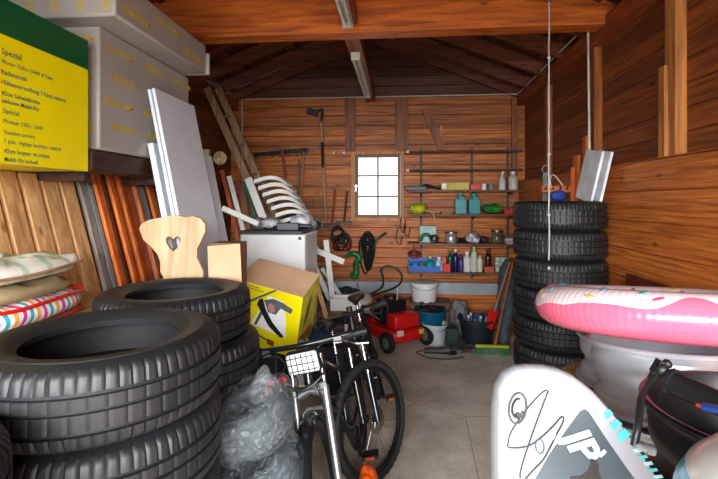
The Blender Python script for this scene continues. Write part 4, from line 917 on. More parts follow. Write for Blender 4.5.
boxi(475, 0, 10, 5.5, .1, red, 'small red box right of the yellow one on the top shelf')
bottle(484, 0, 5, 6, white, 'small white jar on the top shelf next to the red box', white, .8, 'jar'); bottle(491, 0, 5, 7, grey, 'small grey jar on the top shelf left of the spray bottle', grey, .8, 'jar')
x, z = sx_(502, 0); t = thing('spray_bottle', 'white spray bottle with trigger near the right end of the top shelf', 'spray bottle', (x, SY, z))
q = MB(); q.lathe([(0, 0), (.038, 0), (.04, .006), (.04, .10), (.03, .14), (.014, .165), (.014, .18), (0, .18)], 20); obj('body', q, mat('bottle_white', (214, 212, 206), .4), t)
q = MB(); q.box((0, -.012, .205), (.026, .07, .03)); q.box((0, -.045, .185), (.012, .01, .04), (.4, 0, 0)); q.cyl((0, 0, .178), (0, 0, .195), .014); obj('trigger_head', q, white, t, bevel=.004)
bottle(513, 0, 9, 18, mat('canister_cream', (206, 200, 188), .4), 'cream canister at the right end of the top shelf', white, .4, 'canister')
# level 1 (y 214)
x, z = sx_(418, 1); t = thing('cycling_helmet', 'yellow-green helmet with dangling strap on the second shelf', 'helmet', (x, SY, z))
q = MB(); q.ball((0, 0, .055), (.10, .12, .065), 24); [q.tube([(-.07+i*.035, -.11, .05), (-.07+i*.035, -.03, .125), (-.07+i*.035, .09, .075)], .008, 5) for i in range(5)]; obj('shell', q, mat('helmet_lime', (200, 205, 40), .4), t)
q = MB(); q.tube(spl([(.08, -.09, .04), (.13, -.12, .03), (.17, -.185, -.0), (.19, -.19, -.09)]), .006, 5); obj('strap', q, mat('strap_cream', (205, 195, 160), .7), t)
boxi(446, 1, 10, 2, .14, mat('board_tan', (150, 110, 80), .7), 'thin tan slat lying on the second shelf left of the teal canisters', 'thin_slat', 'slat')
for i, px in enumerate((460.5, 474)):
    bottle(px, 1, 10.5, 20, teal, ['teal canister with handle, left of the pair on the second shelf', 'teal canister, right of the pair, next to the green cloth'][i], teal, .45, 'canister', shape=1, group='teal canisters')
x, z = sx_(492, 1); single('green_cloth', cloth_blob((x, SY, z+.057), (.24, .2, .105), seed=31, wr=.016), mat('cloth_green', (40, 130, 34), .8, c2=(20, 80, 26)), 'crumpled bright green cloth on the second shelf', 'cloth', smooth=60)
boxi(510, 1, 15, 4, .15, red, 'flat red folded mat right of the green cloth', 'folded_mat', 'mat', dy=-.05)
# level 2 (y 243)
x, z = sx_(428, 2); t = thing('picture_carton', 'pale carton with green drill picture on the third shelf', 'box', (x, SY, z))
q = MB(); q.bb((-.10, 0, 0), (.10, .11, .20)); obj('carton', q, mat('carton_pale', (170, 196, 190), .5), t, bevel=.003)
q = MB(); q.tube(spl([(-.09, -.02, .02), (-.07, -.03, .08), (-.02, -.03, .10), (.03, -.02, .07)]), .022, 8); obj('green_tool', q, green, t)
q = MB(); q.torus((.07, -.05, .05), .035, .02, Matrix.Rotation(1.2, 4, 'X'), 20, 8); obj('black_roll', q, black, t)
bottle(451, 2, 11, 11, mat('tin_silver', (190, 190, 194), .3, .6), 'silver tin standing on the third shelf', steel, .9, 'tin')
x, z = sx_(463, 2)
for i in range(2): q = MB(); q.torus((x+.0, SY, z+.016+i*.032), .045, .015, None, 24, 8); single('tape_roll', q, black, ['lower black tape roll beside the silver tin', 'upper black tape roll beside the silver tin'][i], 'tape', 'black tape rolls')
x, z = sx_(472, 2); single('work_gloves', cloth_blob((x, SY-.02, z+.055), (.17, .14, .105), seed=41, wr=.02), mat('glove_mix', (225, 222, 220), .8, c2=(60, 60, 66), vs_=20), 'pair of black and white work gloves heaped on the third shelf', 'gloves', smooth=60)
x, z = sx_(484, 2); single('dark_pouch', cloth_blob((x, SY, z+.04), (.11, .12, .075), seed=43, wr=.01), mat('pouch', (40, 36, 54), .6), 'small dark blue pouch right of the work gloves', 'pouch', smooth=60)
t = bottle(497, 2, 11, 13, mat('jar_olive', (112, 112, 84), .2, c2=(70, 60, 44), vs_=30), 'glass jar of screws with metal lid on the third shelf', steel, .85, 'jar')
for i in range(5):
    x, z = sx_(510, 2); q = MB(); q.box((x, SY, z+.008+i*.014), (.14, .18, .012), (0, 0, random.uniform(-.15, .15))); single('magazine', q, mat('mag%d' % (i % 3), [(210, 205, 200), (150, 150, 160), (190, 180, 170)][i % 3], .5), ['lowest magazine of the pile at the end of the third shelf', 'second magazine from the bottom on the third shelf', 'middle magazine of the pile on the third shelf', 'second magazine from the top on the third shelf', 'topmost magazine of the pile on the third shelf'][i], 'magazine', 'magazines on the third shelf', smooth=0)
# level 3 (y 272)
t = thing('blue_tray', 'open blue plastic tray full of bottles on the lowest shelf', 'tray', (sx_(424, 3)[0], SY, LV[3]+.0015))
q = MB(); q.bb((-.19, -.09, 0), (.19, .09, .008))
for b0, b1 in (((-.19, -.09, .008), (.19, -.082, .07)), ((-.19, .082, .008), (.19, .09, .15)), ((-.19, -.082, .008), (-.182, .082, .12)), ((.182, -.082, .008), (.19, .082, .12))): q.bb(b0, b1)
obj('tray', q, mat('tray_blue', (30, 90, 180), .35), t)
x, z = sx_(415, 3); q = MB(); q.ball((x, SY-.02, z+.065), (.05, .045, .055), 18); single('blue_flask', q, mat('flask_blue', (40, 130, 220), .2), 'bright blue round flask at the left of the blue tray', 'flask')
x, z = sx_(430, 3); t = thing('turquoise_ball_bottle', 'turquoise round bottle in the middle of the blue tray', 'bottle', (x, SY-.02, z+.0085)); q = MB(); q.ball((0, 0, .065), .062, 22); q.cyl((0, 0, .12), (0, 0, .15), .018); obj('body', q, teal, t); q = MB(); q.cyl((0, 0, .15), (0, 0, .175), .02); obj('cap', q, mat('cap_cream', (210, 205, 150), .4), t)
x, z = sx_(421.5, 3); q = MB(); q.box((x, SY-.0, z+.06), (.05, .06, .10)); single('green_box', q, mat('box_green_d', (40, 90, 60), .5), 'small green box between the blue flask and turquoise bottle', 'box', bevel=.004)
bottle(439, 3, 7, 14, mat('bottle_pale_blue', (200, 215, 235), .3), 'pale blue-white bottle at the right of the blue tray', white, .5)
x, z = sx_(414, 3); q = MB(); q.torus((x, SY+.02, z+.20), .055, .022, Matrix.Rotation(.5, 4, 'X'), 26, 10); q.v = q.v; o = single('red_cable_reel', q, mat('reel_red', (130, 36, 48), .5), 'dark red ring hanging over the left end of the lowest shelf', 'ring')
q = MB(); q.tube([(x, SY+.03, z+.25), (x, YW, z+.30)], .004, 5); single('wall_hook', q, steel, 'thin hook that holds the dark red ring', 'hook')
boxi(446, 3, 7, 8, .07, red, 'small bright red box between blue tray and dark bottles', dy=-.05)
boxi(444, 3, 4, 14, .05, orange, 'slim orange carton right of the blue tray', dy=.03)
bl = [(450, 5, 21, mat('bottle_green_d', (20, 70, 50), .25), green, 'dark green bottle, first of the bottle row on the lowest shelf'), (455.5, 5.5, 22, mat('bottle_navy', (24, 34, 84), .25), white, 'dark navy bottle beside the dark green one'), (461, 6, 17, purple, purple, 'purple bottle in the bottle row'),
      (467, 7.5, 20, mat('bottle_w2', (226, 224, 220), .35), white, 'broad white bottle right of the purple one'), (474, 6.5, 25, mat('bottle_cream_green', (206, 212, 186), .35), mat('cap_lime', (170, 190, 110), .4), 'tallest cream-green bottle of the row'), (480, 5, 18, mat('bottle_w3', (230, 220, 215), .35), red, 'white bottle with a red cap'),
      (488, 6, 23, brownglass, mat('cap_br', (60, 30, 20), .4), 'brown glass bottle behind the orange box')]
for px, w_, h_, m, c_, lb in bl: bottle(px, 3, w_, h_, m, lb, c_, .42)
boxi(488, 3, 9, 6, .05, mat('box_orange_b', (190, 96, 46), .5), 'low orange-brown box in front of the brown bottle', dy=-.065)
t = boxi(502, 3, 14, 15, .1, mat('tub_printed', (214, 214, 200), .4, c2=(110, 120, 90), vs_=24), 'white printed tub at the right end of the lowest shelf', 'printed_tub', 'tub')
# ---------------- floor along the back wall
def floor_pt(px, Y, z=0): p = U(px, 300, Y=Y); return Vector((p.x, Y, z))
def bucket(name, label, cx, cy, r0, r1, h, z, m, lidm=None, handle=True):
    t = thing(name, label, 'bucket', (cx, cy, z)); q = MB()
    q.lathe([(0, 0), (r0, 0), (r1, h), (r1+.012, h), (r1+.012, h-.02), (r1+.004, h-.02), (r1, h-.004), (r1-.006, h-.004), (r0-.006, .006), (0, .006)] if not lidm else [(0, 0), (r0, 0), (r1, h*.9), (r1+.008, h*.9), (r1+.008, h*.94), (0, h*.94)], 36); obj('pail', q, m, t)
    if lidm: q = MB(); q.lathe([(0, h*.945), (r1+.012, h*.945), (r1+.012, h*.985), (r1, h), (0, h)], 36); obj('lid', q, lidm, t)
    if handle: q = MB(); q.tube([Vector((-r1*math.cos(a), -r1*math.sin(a)*.9-.01, h*.92-abs(math.sin(a))*r1*.35)) for a in [PI*i/14 for i in range(15)]], .004, 5); obj('bail_handle', q, steel, t)
    return t
# low bench carrying the white pail
p = U(424, 300, Y=5.48); zt_ = U(424, 300, Y=5.48).z
q = MB(); q.bb((p.x-.17, 5.32, zt_-.03), (p.x+.30, 5.64, zt_)); 
t = thing('low_bench', 'low wooden bench against the back wall under the shelves', 'bench', (p.x, 5.48, .001)); obj('top', q, w_sh, t, True)
for sx in (-.14, .26):
    for yy in (5.35, 5.61): q = MB(); q.bb((p.x+sx-.02, yy-.02, .001), (p.x+sx+.02, yy+.02, zt_-.0305)); obj('leg', q, w_sh, t, True)
bucket('lidded_pail', 'white lidded pail on the low bench beneath the shelves', p.x, 5.46, .14, .165, .225, zt_+.001, white, white)
p = floor_pt(435, 5.1); bucket('plastic_bucket', 'pale grey-white open bucket on the floor left of the black tub', p.x, p.y, .10, .135, .235, .001, mat('bucket_white', (206, 212, 214), .4))
# teal basin with items
p = floor_pt(430, 5.30); q = MB(); zt3 = .36
t = thing('teal_basin', 'teal plastic basin behind the white bucket, cables heaped in it', 'basin', (p.x, p.y, .001))
q.lathe([(0, 0), (.15, 0), (.19, .34), (.205, .34), (.205, .325), (.19, .325), (.14, .01), (0, .01)], 36); obj('tub', q, mat('basin_teal', (0, 96, 126), .4), t)
q = MB()
for i in range(6): q.tube(spl([Vector((random.uniform(-.15, .15), random.uniform(-.12, .1), .30+random.random()*.12)) for _ in range(5)]+[Vector((0, 0, .3))], 5), .011, 6)
o = obj('hose_bundle', q, hose, None, True); o.location = o.location+Vector((p.x, p.y, 0)); tag(o, 'tangled black hose heaped on the teal basin', 'hose'); o.name = 'tangled_hose'
# black tub with blue bottles
p = floor_pt(477, 5.12)
t = thing('black_tub', 'large round black rubber tub filled with blue bottles', 'tub', (p.x, p.y, .001)); q = MB()
q.lathe([(0, 0), (.155, 0), (.195, .30), (.215, .30), (.215, .28), (.197, .28), (.15, .01), (0, .01)], 40); obj('body', q, mat('tub_dark', (30, 40, 46), .5), t)
for sx in (-1, 1): q = MB(); q.tube(arc((sx*.19, 0, .29), .05, 0, 180, 10, (0, 1, 0)), .010, 6); obj('handle', q, mat('tub_dark', 0), t)
for i, (dx, dy) in enumerate(((-.10, -.05), (-.04, -.10), (.03, -.07), (.09, -.03), (-.06, .05), (.04, .06))):
    tt = thing('blue_bottle', ['blue bottle at the left front of the black tub', 'blue bottle at the very front of the black tub', 'blue bottle front centre-right in the black tub', 'blue bottle at the right of the black tub', 'blue bottle at the back left of the black tub', 'blue bottle at the back right of the black tub'][i], 'bottle', (p.x+dx, p.y+dy, .012), group='blue bottles in the black tub')
    q = MB(); q.lathe([(0, 0), (.026, 0), (.028, .24), (.012, .28), (.012, .30), (0, .30)], 14); obj('body', q, mat('bottle_blue_grey', (90, 124, 156), .3), tt)
    q = MB(); q.cyl((0, 0, .30), (0, 0, .325), .014, n=12); obj('cap', q, blue if i % 2 else white, tt)
# grey crumpled bag
p = floor_pt(459, 5.38); single('grey_sack', cloth_blob((p.x, p.y, .22), (.22, .26, .43), seed=51, wr=.02, sup=2.4), mat('sack_grey', (150, 146, 144), .7, c2=(90, 88, 90), vs_=14), 'grey crumpled sack standing between white bucket and black tub', 'sack', smooth=60)
# dark bag / vacuum in front
p = floor_pt(452, 5.0); q = MB(); q.box((p.x, p.y, .11), (.12, .14, .215)); q.tube(arc((p.x, p.y, .22), .045, 0, 180, 10), .010, 6); single('jerry_can', q, mat('can_dark', (44, 56, 58), .45), 'dark narrow can standing in front of the grey sack', 'can', bevel=.012)
t = thing('angle_grinder', 'dark power tool lying on the floor before the white bucket', 'power tool', tuple(floor_pt(438, 4.72)))
c = floor_pt(438, 4.72); q = MB(); q.tube([c+Vector((-.14, 0, .045)), c+Vector((.04, 0, .05)), c+Vector((.12, 0, .06))], [.03, .036, .045], 12); obj('body', q, dgrey, t, True)
q = MB(); q.cyl(c+Vector((.13, -.01, .03)), c+Vector((.13, -.01, .04)), .06, n=24); obj('disc', q, black, t, True)
q = MB(); q.tube(spl([c+Vector((-.14, 0, .045)), c+Vector((-.22, .02, .02)), c+Vector((-.10, -.10, .006)), c+Vector((.1, -.12, .006)), c+Vector((.26, -.04, .006))]), .005, 5); obj('cord', q, black, t, True)
q = MB(); c = floor_pt(463, 4.85)
for i in range(5): q.tube(spl([c+Vector((random.uniform(-.14, .14), random.uniform(-.08, .1), .008+random.random()*.10)) for _ in range(5)], 5), .006, 5)
single('cable_tangle', q, dgrey, 'tangle of thin grey cables on the floor before the black tub', 'cable')
# red shovel and orange broom shafts next to tower
c0_, c1_ = U(482, 326, Y=4.55), U(491, 311, Y=4.60)
t = thing('snow_shovel', 'red plastic shovel with tan shaft leaning at the tyre tower', 'shovel', (c0_.x, 4.95, .002))
a = U(488, 328, Y=4.95); b_ = U(495, 309, Y=5.0); top = U(510, 262, Y=5.2)
q = MB(); q.slab(a, b_, .10, (1, .2, 0), .012); obj('blade', q, red, t, True, bevel=.004)
q = MB(); q.tube([b_, top], .014, 8); obj('shaft', q, mat('shaft_tan', (176, 116, 72), .5), t, True)
q = MB(); q.tube([b_-Vector((.01, 0, .03)), b_+(top-b_)*.12], .020, 8); obj('socket', q, grey, t, True)
t = thing('garden_broom', 'broom with orange-brown shaft and yellow-green head beside the red shovel', 'broom', tuple(floor_pt(492, 4.80)))
a = floor_pt(492, 4.80, .05); q = MB(); q.box(a+Vector((0, 0, .035)), (.34, .04, .03)); obj('head', q, mat('broom_lime', (200, 205, 30), .5), t, True, bevel=.004)
q = MB(); q.box(a+Vector((0, 0, -.015)), (.34, .045, .065)); obj('bristles', q, mat('bristle_green', (40, 120, 60), .8), t, True)
q = MB(); q.tube([a+Vector((.03, 0, .05)), U(513, 262, Y=5.25)], .012, 8); obj('shaft', q, mat('shaft_orange', (182, 100, 56), .5), t, True)
q = MB(); a = floor_pt(503, 5.1, .003); b_ = U(508, 258, Y=5.45); q.tube([a, a.lerp(b_, .4), b_.lerp(a, .12), b_], [.05, .10, .09, .02], 9); o = single('garden_parasol', q, mat('tarp_blue_grey', (88, 108, 116), .7, c2=(60, 74, 82), vs_=12), 'folded blue-grey parasol leaning behind the broom shafts', 'parasol')
c = floor_pt(492, 4.55); single('clear_bag', cloth_blob((c.x-.0, c.y, .07), (.26, .22, .13), seed=61, wr=.012), fm, 'small clear plastic bag on the floor beside the tyre tower', 'bag', smooth=80)
# ---------------- red mower
MYc = 5.1; mc = floor_pt(392, MYc)
t = thing('lawn_mower', 'red push lawn mower with black engine and folded black handle', 'mower', (mc.x, MYc, 0), (0, 0, R(-142)))
q = MB(); q.prism([(-.22, -.30), (.22, -.30), (.24, -.1), (.22, .30), (.12, .36), (-.12, .36), (-.22, .30), (-.24, -.1)], .12, Matrix.Translation((0, 0, .10))); obj('deck', q, red, t, bevel=.03)
q = MB(); q.box((.0, .20, .30), (.34, .18, .16)); q.box((0, -.22, .28), (.34, .14, .14)); obj('engine_cowl', q, red, t, bevel=.03)
q = MB(); q.box((0, -.02, .36), (.26, .22, .26)); q.cyl((0, -.02, .49), (0, -.02, .54), .085, .07, n=24); q.box((.16, -.0, .34), (.08, .14, .14)); obj('engine', q, black, t, bevel=.01)
for i, (sx, sy) in enumerate(((-1, -.27), (1, -.27), (-1, .27), (1, .27))):
    r = .11 if sy > 0 else .10; M = Matrix.Translation((sx*.265, sy, r)) @ Matrix.Rotation(PI/2, 4, 'Y'); q = MB(); q.lathe([(r*.55, -.022), (r*.95, -.024), (r, -.014), (r, .014), (r*.95, .024), (r*.55, .022)], 36, M, True, lambda k, i, rr, z: (rr-(.005 if k % 2 and i in (2, 3) else 0), z)); w_ = obj('wheel', q, m_tire, t)
    q = MB(); q.lathe([(0, -.02), (r*.56, -.018), (r*.56, .018), (0, .02)], 24, M); obj('hub_cap', q, mat('hub_grey', (120, 118, 116), .4), w_)
q = MB(); q.box((.17, .37, .22), (.08, .02, .06)); obj('headlamp', q, mat('lamp_pale', (224, 210, 190), .3), t, bevel=.004)
q = MB(); q.box((-.12, .37, .2), (.06, .02, .05)); obj('sticker', q, mat('sticker_yellow', (220, 190, 60), .4), t, bevel=.003)
# handle in world pixels: bends to the upper left
def hw(px, py, Y): return U(px, py, Y=Y)
L1 = [hw(385, 312, 4.72), hw(350, 302, 4.95), hw(362, 290, 4.9), hw(382, 272, 4.8), hw(386, 268, 4.8), hw(396, 268, 4.8), hw(401, 277, 4.8), hw(399, 285, 4.8)]
q = MB(); q.tube(spl([hw(372, 318, 4.6), hw(352, 305, 4.75), hw(380, 289, 4.75), hw(383, 278, 4.75), hw(381, 270, 4.75), hw(388, 266, 4.75), hw(398, 270, 4.75), hw(402, 278, 4.75), hw(396, 287, 4.75), hw(372, 296, 4.75), hw(358, 303, 4.8), hw(380, 320, 4.8)], 5), .012, 8); obj('handlebar', q, black, t, True)
q = MB(); q.tube([hw(398, 285, 4.75), hw(397, 300, 4.72)], .007, 6); obj('throttle_lever', q, mat('lever_cream', (190, 190, 150), .4), t, True)
# white battens crossing and trough
def batt(p0, p1, Y0_, Y1_, wid, label, th=.018, grp='white battens right of the freezer'):
    a = U(*p0, Y=Y0_); b = U(*p1, Y=Y1_); q = MB(); q.slab(a, b, wid, (1, 0, .3) if abs(a.z-b.z) > abs(a.x-b.x) else (0, 0, 1), th); return single('white_batten', q, wpl, label, 'batten', grp, bevel=.002, smooth=0)
batt((326, 240), (333, 302), 4.5, 4.46, .055, 'upright white batten, the post of the white cross')
batt((315, 250), (344, 262), 4.46, 4.44, .055, 'white batten crossing the upright one as its arm')
batt((311, 252), (318, 247), 4.50, 4.5, .045, 'short white batten rising left of the white cross')
batt((313, 262), (330, 300), 4.60, 4.62, .05, 'white batten slanting down behind the white cross')
batt((322, 268), (346, 304), 4.72, 4.74, .04, 'long pale batten slanting furthest right behind the cross')
pk('tan batten slanting from the freezer side toward the bicycle', w_box, 313, 270, 330, 330, 3.95, .04, group='boards leaning behind the freezer')
# workbench carrying battens, trough and the clutter left of the mower
bz = U(333, 303, Y=4.5).z
t = thing('work_table', 'low dark work table heaped with clutter, between freezer and mower', 'table', (U(335, 300, Y=4.4).x, 4.45, .001))
x0t, x1t = U(318, 300, Y=4.1).x, U(366, 300, Y=4.7).x
q = MB(); q.bb((x0t, 4.10, bz-.035), (x1t, 4.80, bz-.004)); obj('table_top', q, w_sh, t, True)
for x in (x0t+.04, x1t-.04):
    for y in (4.14, 4.76): q = MB(); q.bb((x-.025, y-.025, .001), (x+.025, y+.025, bz-.0355)); obj('leg', q, w_sh, t, True)
a = U(328, 313, Y=4.05); b_ = U(354, 304, Y=4.05)
t = thing('white_trough', 'long white planter trough at the front edge of the work table', 'planter', (a.x, 4.2, bz)); z0_ = bz-.003
q = MB(); q.prism([(-.10, .12), (-.085, .12), (-.07, .015), (.07, .015), (.085, .12), (.10, .12), (.075, 0), (-.075, 0)], .28, Matrix(((0, 0, 1, a.x), (1, 0, 0, 4.26), (0, 1, 0, z0_), (0, 0, 0, 1)))); obj('trough', q, white, t, True, bevel=.003)
c = U(362, 300, Y=4.45); single('cement_sack', cloth_blob((c.x-.03, 4.5, bz+.05), (.26, .34, .10), seed=71, wr=.008), mat('sack_pale', (190, 180, 168), .7), 'pale paper sack lying on the work table right of the trough', 'sack', smooth=60)
c = U(350, 285, Y=4.65); single('green_tarp', cloth_blob((c.x-.17, 5.40, .28), (.56, .4, .54), seed=72, wr=.03, sup=2.6), mat('tarp_green_grey', (62, 86, 84), .7, c2=(36, 48, 50), vs_=8), 'heap of dark green tarpaulin on the floor under the hanging trimmer', 'tarpaulin', smooth=60)
# clutter heap between the bicycles and the mower
cl = [((318, 322), 3.95, (.14, .14, .10), mat('clutter_teal', (0, 110, 120), .4), 'teal box on the floor pile beside the tan batten'), ((328, 330), 3.9, (.12, .2, .10), mat('clutter_maroon', (120, 20, 60), .5), 'small crimson box in the pile behind the bicycles'), ((344, 322), 3.9, (.2, .16, .12), mat('clutter_plum', (70, 34, 50), .6), 'plum coloured box in the pile behind the bicycles'), ((336, 316), 4.0, (.10, .12, .07), mat('clutter_green', (10, 90, 70), .5), 'dark green box in the pile under the white trough')]
zb2 = U(330, 338, Y=3.9).z
q = MB(); q.bb((x0t-.02, 3.66, .002), (x1t-.06, 4.06, zb2)); single('storage_chest', q, mat('chest_dark', (44, 44, 50), .5), 'dark storage chest behind the bicycles with small boxes on it', 'chest', bevel=.01)
for (pp, Y, s, m, lb) in cl:
    p = U(*pp, Y=Y-.08); q = MB(); q.box((p.x, Y-.06, zb2+.001+s[2]/2), s, (0, 0, random.uniform(-.4, .4))); single('small_box', q, m, lb, 'box', bevel=.005)
p = U(322, 316, Y=3.75); t = thing('white_bottle', 'small white and pink bottle standing on the dark storage chest', 'bottle', (U(346, 318, Y=3.72).x-.0, 3.72, zb2+.001))
q = MB(); q.lathe([(0, 0), (.028, 0), (.03, .09), (.012, .12), (.012, .14), (0, .14)], 16); obj('body', q, mat('bottle_pinkish', (235, 214, 222), .35), t); q = MB(); q.cyl((0, 0, .14), (0, 0, .17), .014); obj('cap', q, white, t)
for i, (px, Y, s, col, lb) in enumerate(((372, 4.42, .10, (40, 60, 40), 'dark green pouch on the right end of the work table'), (352, 4.0, .12, (96, 100, 40), 'olive cloth lump between the chest and the trough'), (316, 3.78, .13, (40, 60, 90), 'dark blue cloth lump at the left end of the storage chest'), (362, 3.98, .12, (44, 30, 34), 'dark maroon cloth lump at the right end of the storage chest'))):
    zz = bz if Y > 4.2 else zb2; p = U(px, 310, Y=Y)
    p.x = min(max(p.x, x0t+.08), x1t-.12); single('cloth_lump', cloth_blob((p.x, Y, zz+s*.45), (s*1.7, s*1.3, s*.9), seed=90+i, wr=.012), mat('lump%d' % i, col, .8, c2=tuple(int(q*.5) for q in col), vs_=16), lb, 'cloth', smooth=60)
# ================================================================ CEILING FIXTURES, CABLES
for i, (ya_, yb_, z_) in enumerate(((2.55, 3.20, ZE), (3.75, 5.15, ZE-.05))):
    t = thing('strip_light', ['near fluorescent strip light under the ridge beam, before the tie beam', 'far fluorescent strip light under the ridge beam, toward the back wall'][i], 'light', (RX, (ya_+yb_)/2, z_-.001), group='strip lights')
    q = MB(); q.bb((RX-.04, ya_, z_-.036), (RX+.04, yb_, z_-.001)); obj('housing', q, mat('lamp_housing', (196, 190, 172), .4), t, True, bevel=.003)
    for sx in (-.022, .022): q = MB(); q.cyl((RX+sx, ya_+.03, z_-.052), (RX+sx, yb_-.03, z_-.052), .013); obj('tube', q, mat('lamp_tube', (222, 220, 206), .25), t, True)
    for y in (ya_+.015, yb_-.015): q = MB(); q.box((RX, y, z_-.05), (.075, .03, .04)); obj('end_cap', q, mat('lamp_housing', 0), t, True)
cw = mat('cable_white', (214, 206, 192), .5)
q = MB(); zc = U(440, 95, Y=YW-.02).z; q.tube([W(243, 190, .015), W(242, 98, .015), (U(243, 98, Y=YW).x+.03, YW-.015, zc), U(517.5, 94, X=XR-.04), U(588, 24, X=XR-.05), U(589.5, 155, X=XR-.05)], .008, 6); single('wall_conduit', q, cw, 'thin white cable running around the top of the back and right wall', 'cable')
p = U(588, 23, X=XR-.05); q = MB(); q.box(p, (.03, .05, .05)); single('cable_clip', q, cw, 'small white cable clip where the wall cable turns downward', 'clip', bevel=.006)
# string hanging from the tie beam
q = MB(); a = U(549, 0, Y=3.0); pts = [U(549+random.uniform(-.35, .35), y, Y=2.98) for y in range(8, 272, 12)]; q.tube([Vector((pts[0].x, 2.98, ZR-.75))]+pts, .0045, 6)
for y in (58, 154, 215, 268): q.ball(U(549, y, Y=2.98), .011, 8)
single('hanging_string', q, mat('string_white', (206, 202, 196), .8), 'long white knotted string hanging down in front of the tyre tower', 'string')
q = MB(); q.cyl((pts[0].x, 2.98, ZR-.76), (pts[0].x, 2.98, ZR-.745), .02); q.bb((pts[0].x-.03, 2.96, ZR-.744), (pts[0].x+.03, 3.0, ZR-.36)); struct('trim_%d' % k, q, w_postd, smooth=0); k += 1
q = MB(); a = W(441, 111, .02); b_ = W(441, 150, .02)
for i in range(3): p = W(441, 128+i*8, .03); q.cyl(p+Vector((0, 0, -.03)), p+Vector((0, 0, .03)), .008)
single('white_hook', q, cw, 'small white hook strip on the wall above the shelves', 'hook')
# ================================================================ RIGHT SIDE
# things standing behind the tyre tower
for i, (x_, w_, t_, lb) in enumerate(((573, .10, 1.97, 'reddish wooden plank against the right wall behind the tyre tower'), (582, .07, 2.10, 'taller orange plank beside the white boards on the right wall'))):
    p = U(x_, 160, X=XR-.05); q = MB(); q.slab((XR-.06, p.y, .01), (XR-.02, p.y, t_), w_, (0, 1, 0), .025); single('wooden_plank', q, w_or, lb, 'plank', 'planks behind the tyre tower', bevel=.002, smooth=0)
for i in range(2):
    xa = [583, 596][i]; xb = [600, 608][i]; p0 = U(xa, 153, X=XR-.09+.04*i); p1 = U(xb, 153, X=XR-.09+.04*i); yy0, yy1 = min(p0.y, p1.y), max(p0.y, p1.y)
    if i == 1: yy0, yy1 = yy0-.02, yy1
    q = MB(); q.slab((XR-.13+.04*i, (yy0+yy1)/2+.03, 1.606), (XR-.075+.035*i, (yy0+yy1)/2-.03, p0.z), (yy1-yy0)*1.0, (0, 1, 0), .018)
    q.v = q.v; single('white_shelf_board', q, mat('board_white_blue', (246, 248, 252), .4), ['wide white board standing on the top tyre of the tower', 'narrow white board right of the wide one on the tyre tower'][i], 'board', 'white boards on the tyre tower', bevel=.002, smooth=0)
# coat hooks with blue bag
c = U(558, 192, Y=3.75)
t = thing('blue_bag', 'small blue nylon bag hanging above the tyre tower', 'bag', tuple(c))
q = cloth_blob(c+Vector((0, 0, -.03)), (.12, .06, .085), seed=81, wr=.008); obj('bag_body', q, mat('bag_blue', (24, 60, 150), .6), t, True, smooth=60)
q = MB(); q.tube(spl([c+Vector((-.05, 0, .03)), c+Vector((-.06, 0, .10)), c+Vector((-.02, .04, .14)), c+Vector((.04, .0, .05))]), .005, 5); obj('strap', q, cw, t, True)
q = MB(); q.bb((c.x-.11, c.y+.05, c.z+.0), (c.x+.12, c.y+.09, c.z+.05)); 
t2 = thing('hook_board', 'hook board on a post above the tyre tower carrying the blue bag', 'hook board', (c.x, c.y+.07, .001))
obj('board', q, w_or, t2, True); q = MB(); q.bb((c.x+.12, c.y+.05, .001), (c.x+.16, c.y+.09, c.z+.2)); obj('post', q, w_or, t2, True)
for i in range(4): q = MB(); x = c.x-.09+i*.055; q.tube(spl([Vector((x, c.y+.05, c.z+.03)), Vector((x, c.y+.01, c.z+.02)), Vector((x, c.y+.0, c.z+.045))]), .005, 5); obj('hook', q, chrome, t2, True)
c = U(544, 175, Y=4.0); q = MB(); q.slab(Vector((c.x, 4.0, .003)), Vector((c.x+.02, 4.0, c.z+.02)), .06, (1, 0, 0), .02); q.tube(arc((c.x+.02, 4.0, c.z+.05), .035, -40, 220, 12), .006, 6); single('grey_stake', q, mat('stake_grey', (118, 124, 122), .5), 'grey stake with a wire loop standing behind the tyre tower', 'stake')

# ---- wheel rims
m_al = mat('rim_silver', (176, 180, 188), .32, .35, var=.03); m_bk = mat('rim_black', (24, 25, 28), .35, .0, var=.1)
def rim(name, label, cx, cy, z, Rr, h, m, group=None, par=None, tilt=0):
    t = thing(name, label, 'wheel', (cx, cy, z), (R(tilt), 0, 0), group); q = MB()
    q.lathe([(Rr, 0), (Rr+.006, .004), (Rr+.004, .014), (Rr-.012, .020), (Rr-.016, .045), (Rr-.020, .052), (Rr-.030, .064), (Rr-.032, h*.45), (Rr-.014, h*.58), (Rr-.010, h-.050), (Rr-.016, h-.040), (Rr-.016, h-.030), (Rr-.010, h-.018), (Rr+.004, h-.014), (Rr+.006, h-.004), (Rr, h), (Rr-.008, h-.002), (Rr-.020, h-.026), (Rr-.030, h*.72), (Rr-.058, h*.5), (Rr-.058, .08), (Rr-.03, .05), (Rr-.02, .012), (Rr-.010, .002)], 96, None, True); obj('barrel', q, m, t)
    q = MB(); r2 = Rr-.055; q.lathe([(.03, h*.50), (.07, h*.52), (.075, h*.46), (.03, h*.44)], 40, None, True)
    for k_ in range(10):
        a = 2*PI*k_/10; u = Vector((math.cos(a), math.sin(a), 0)); q.slab(u*.06+Vector((0, 0, h*.49)), u*(r2+.004)+Vector((0, 0, h*.42)), .035, (-math.sin(a), math.cos(a), 0), .025)
    obj('spoked_disc', q, m, t)
    q = MB(); q.cyl((0, 0, h*.44), (0, 0, h*.535), .03); obj('centre_cap', q, black, t)
    return t
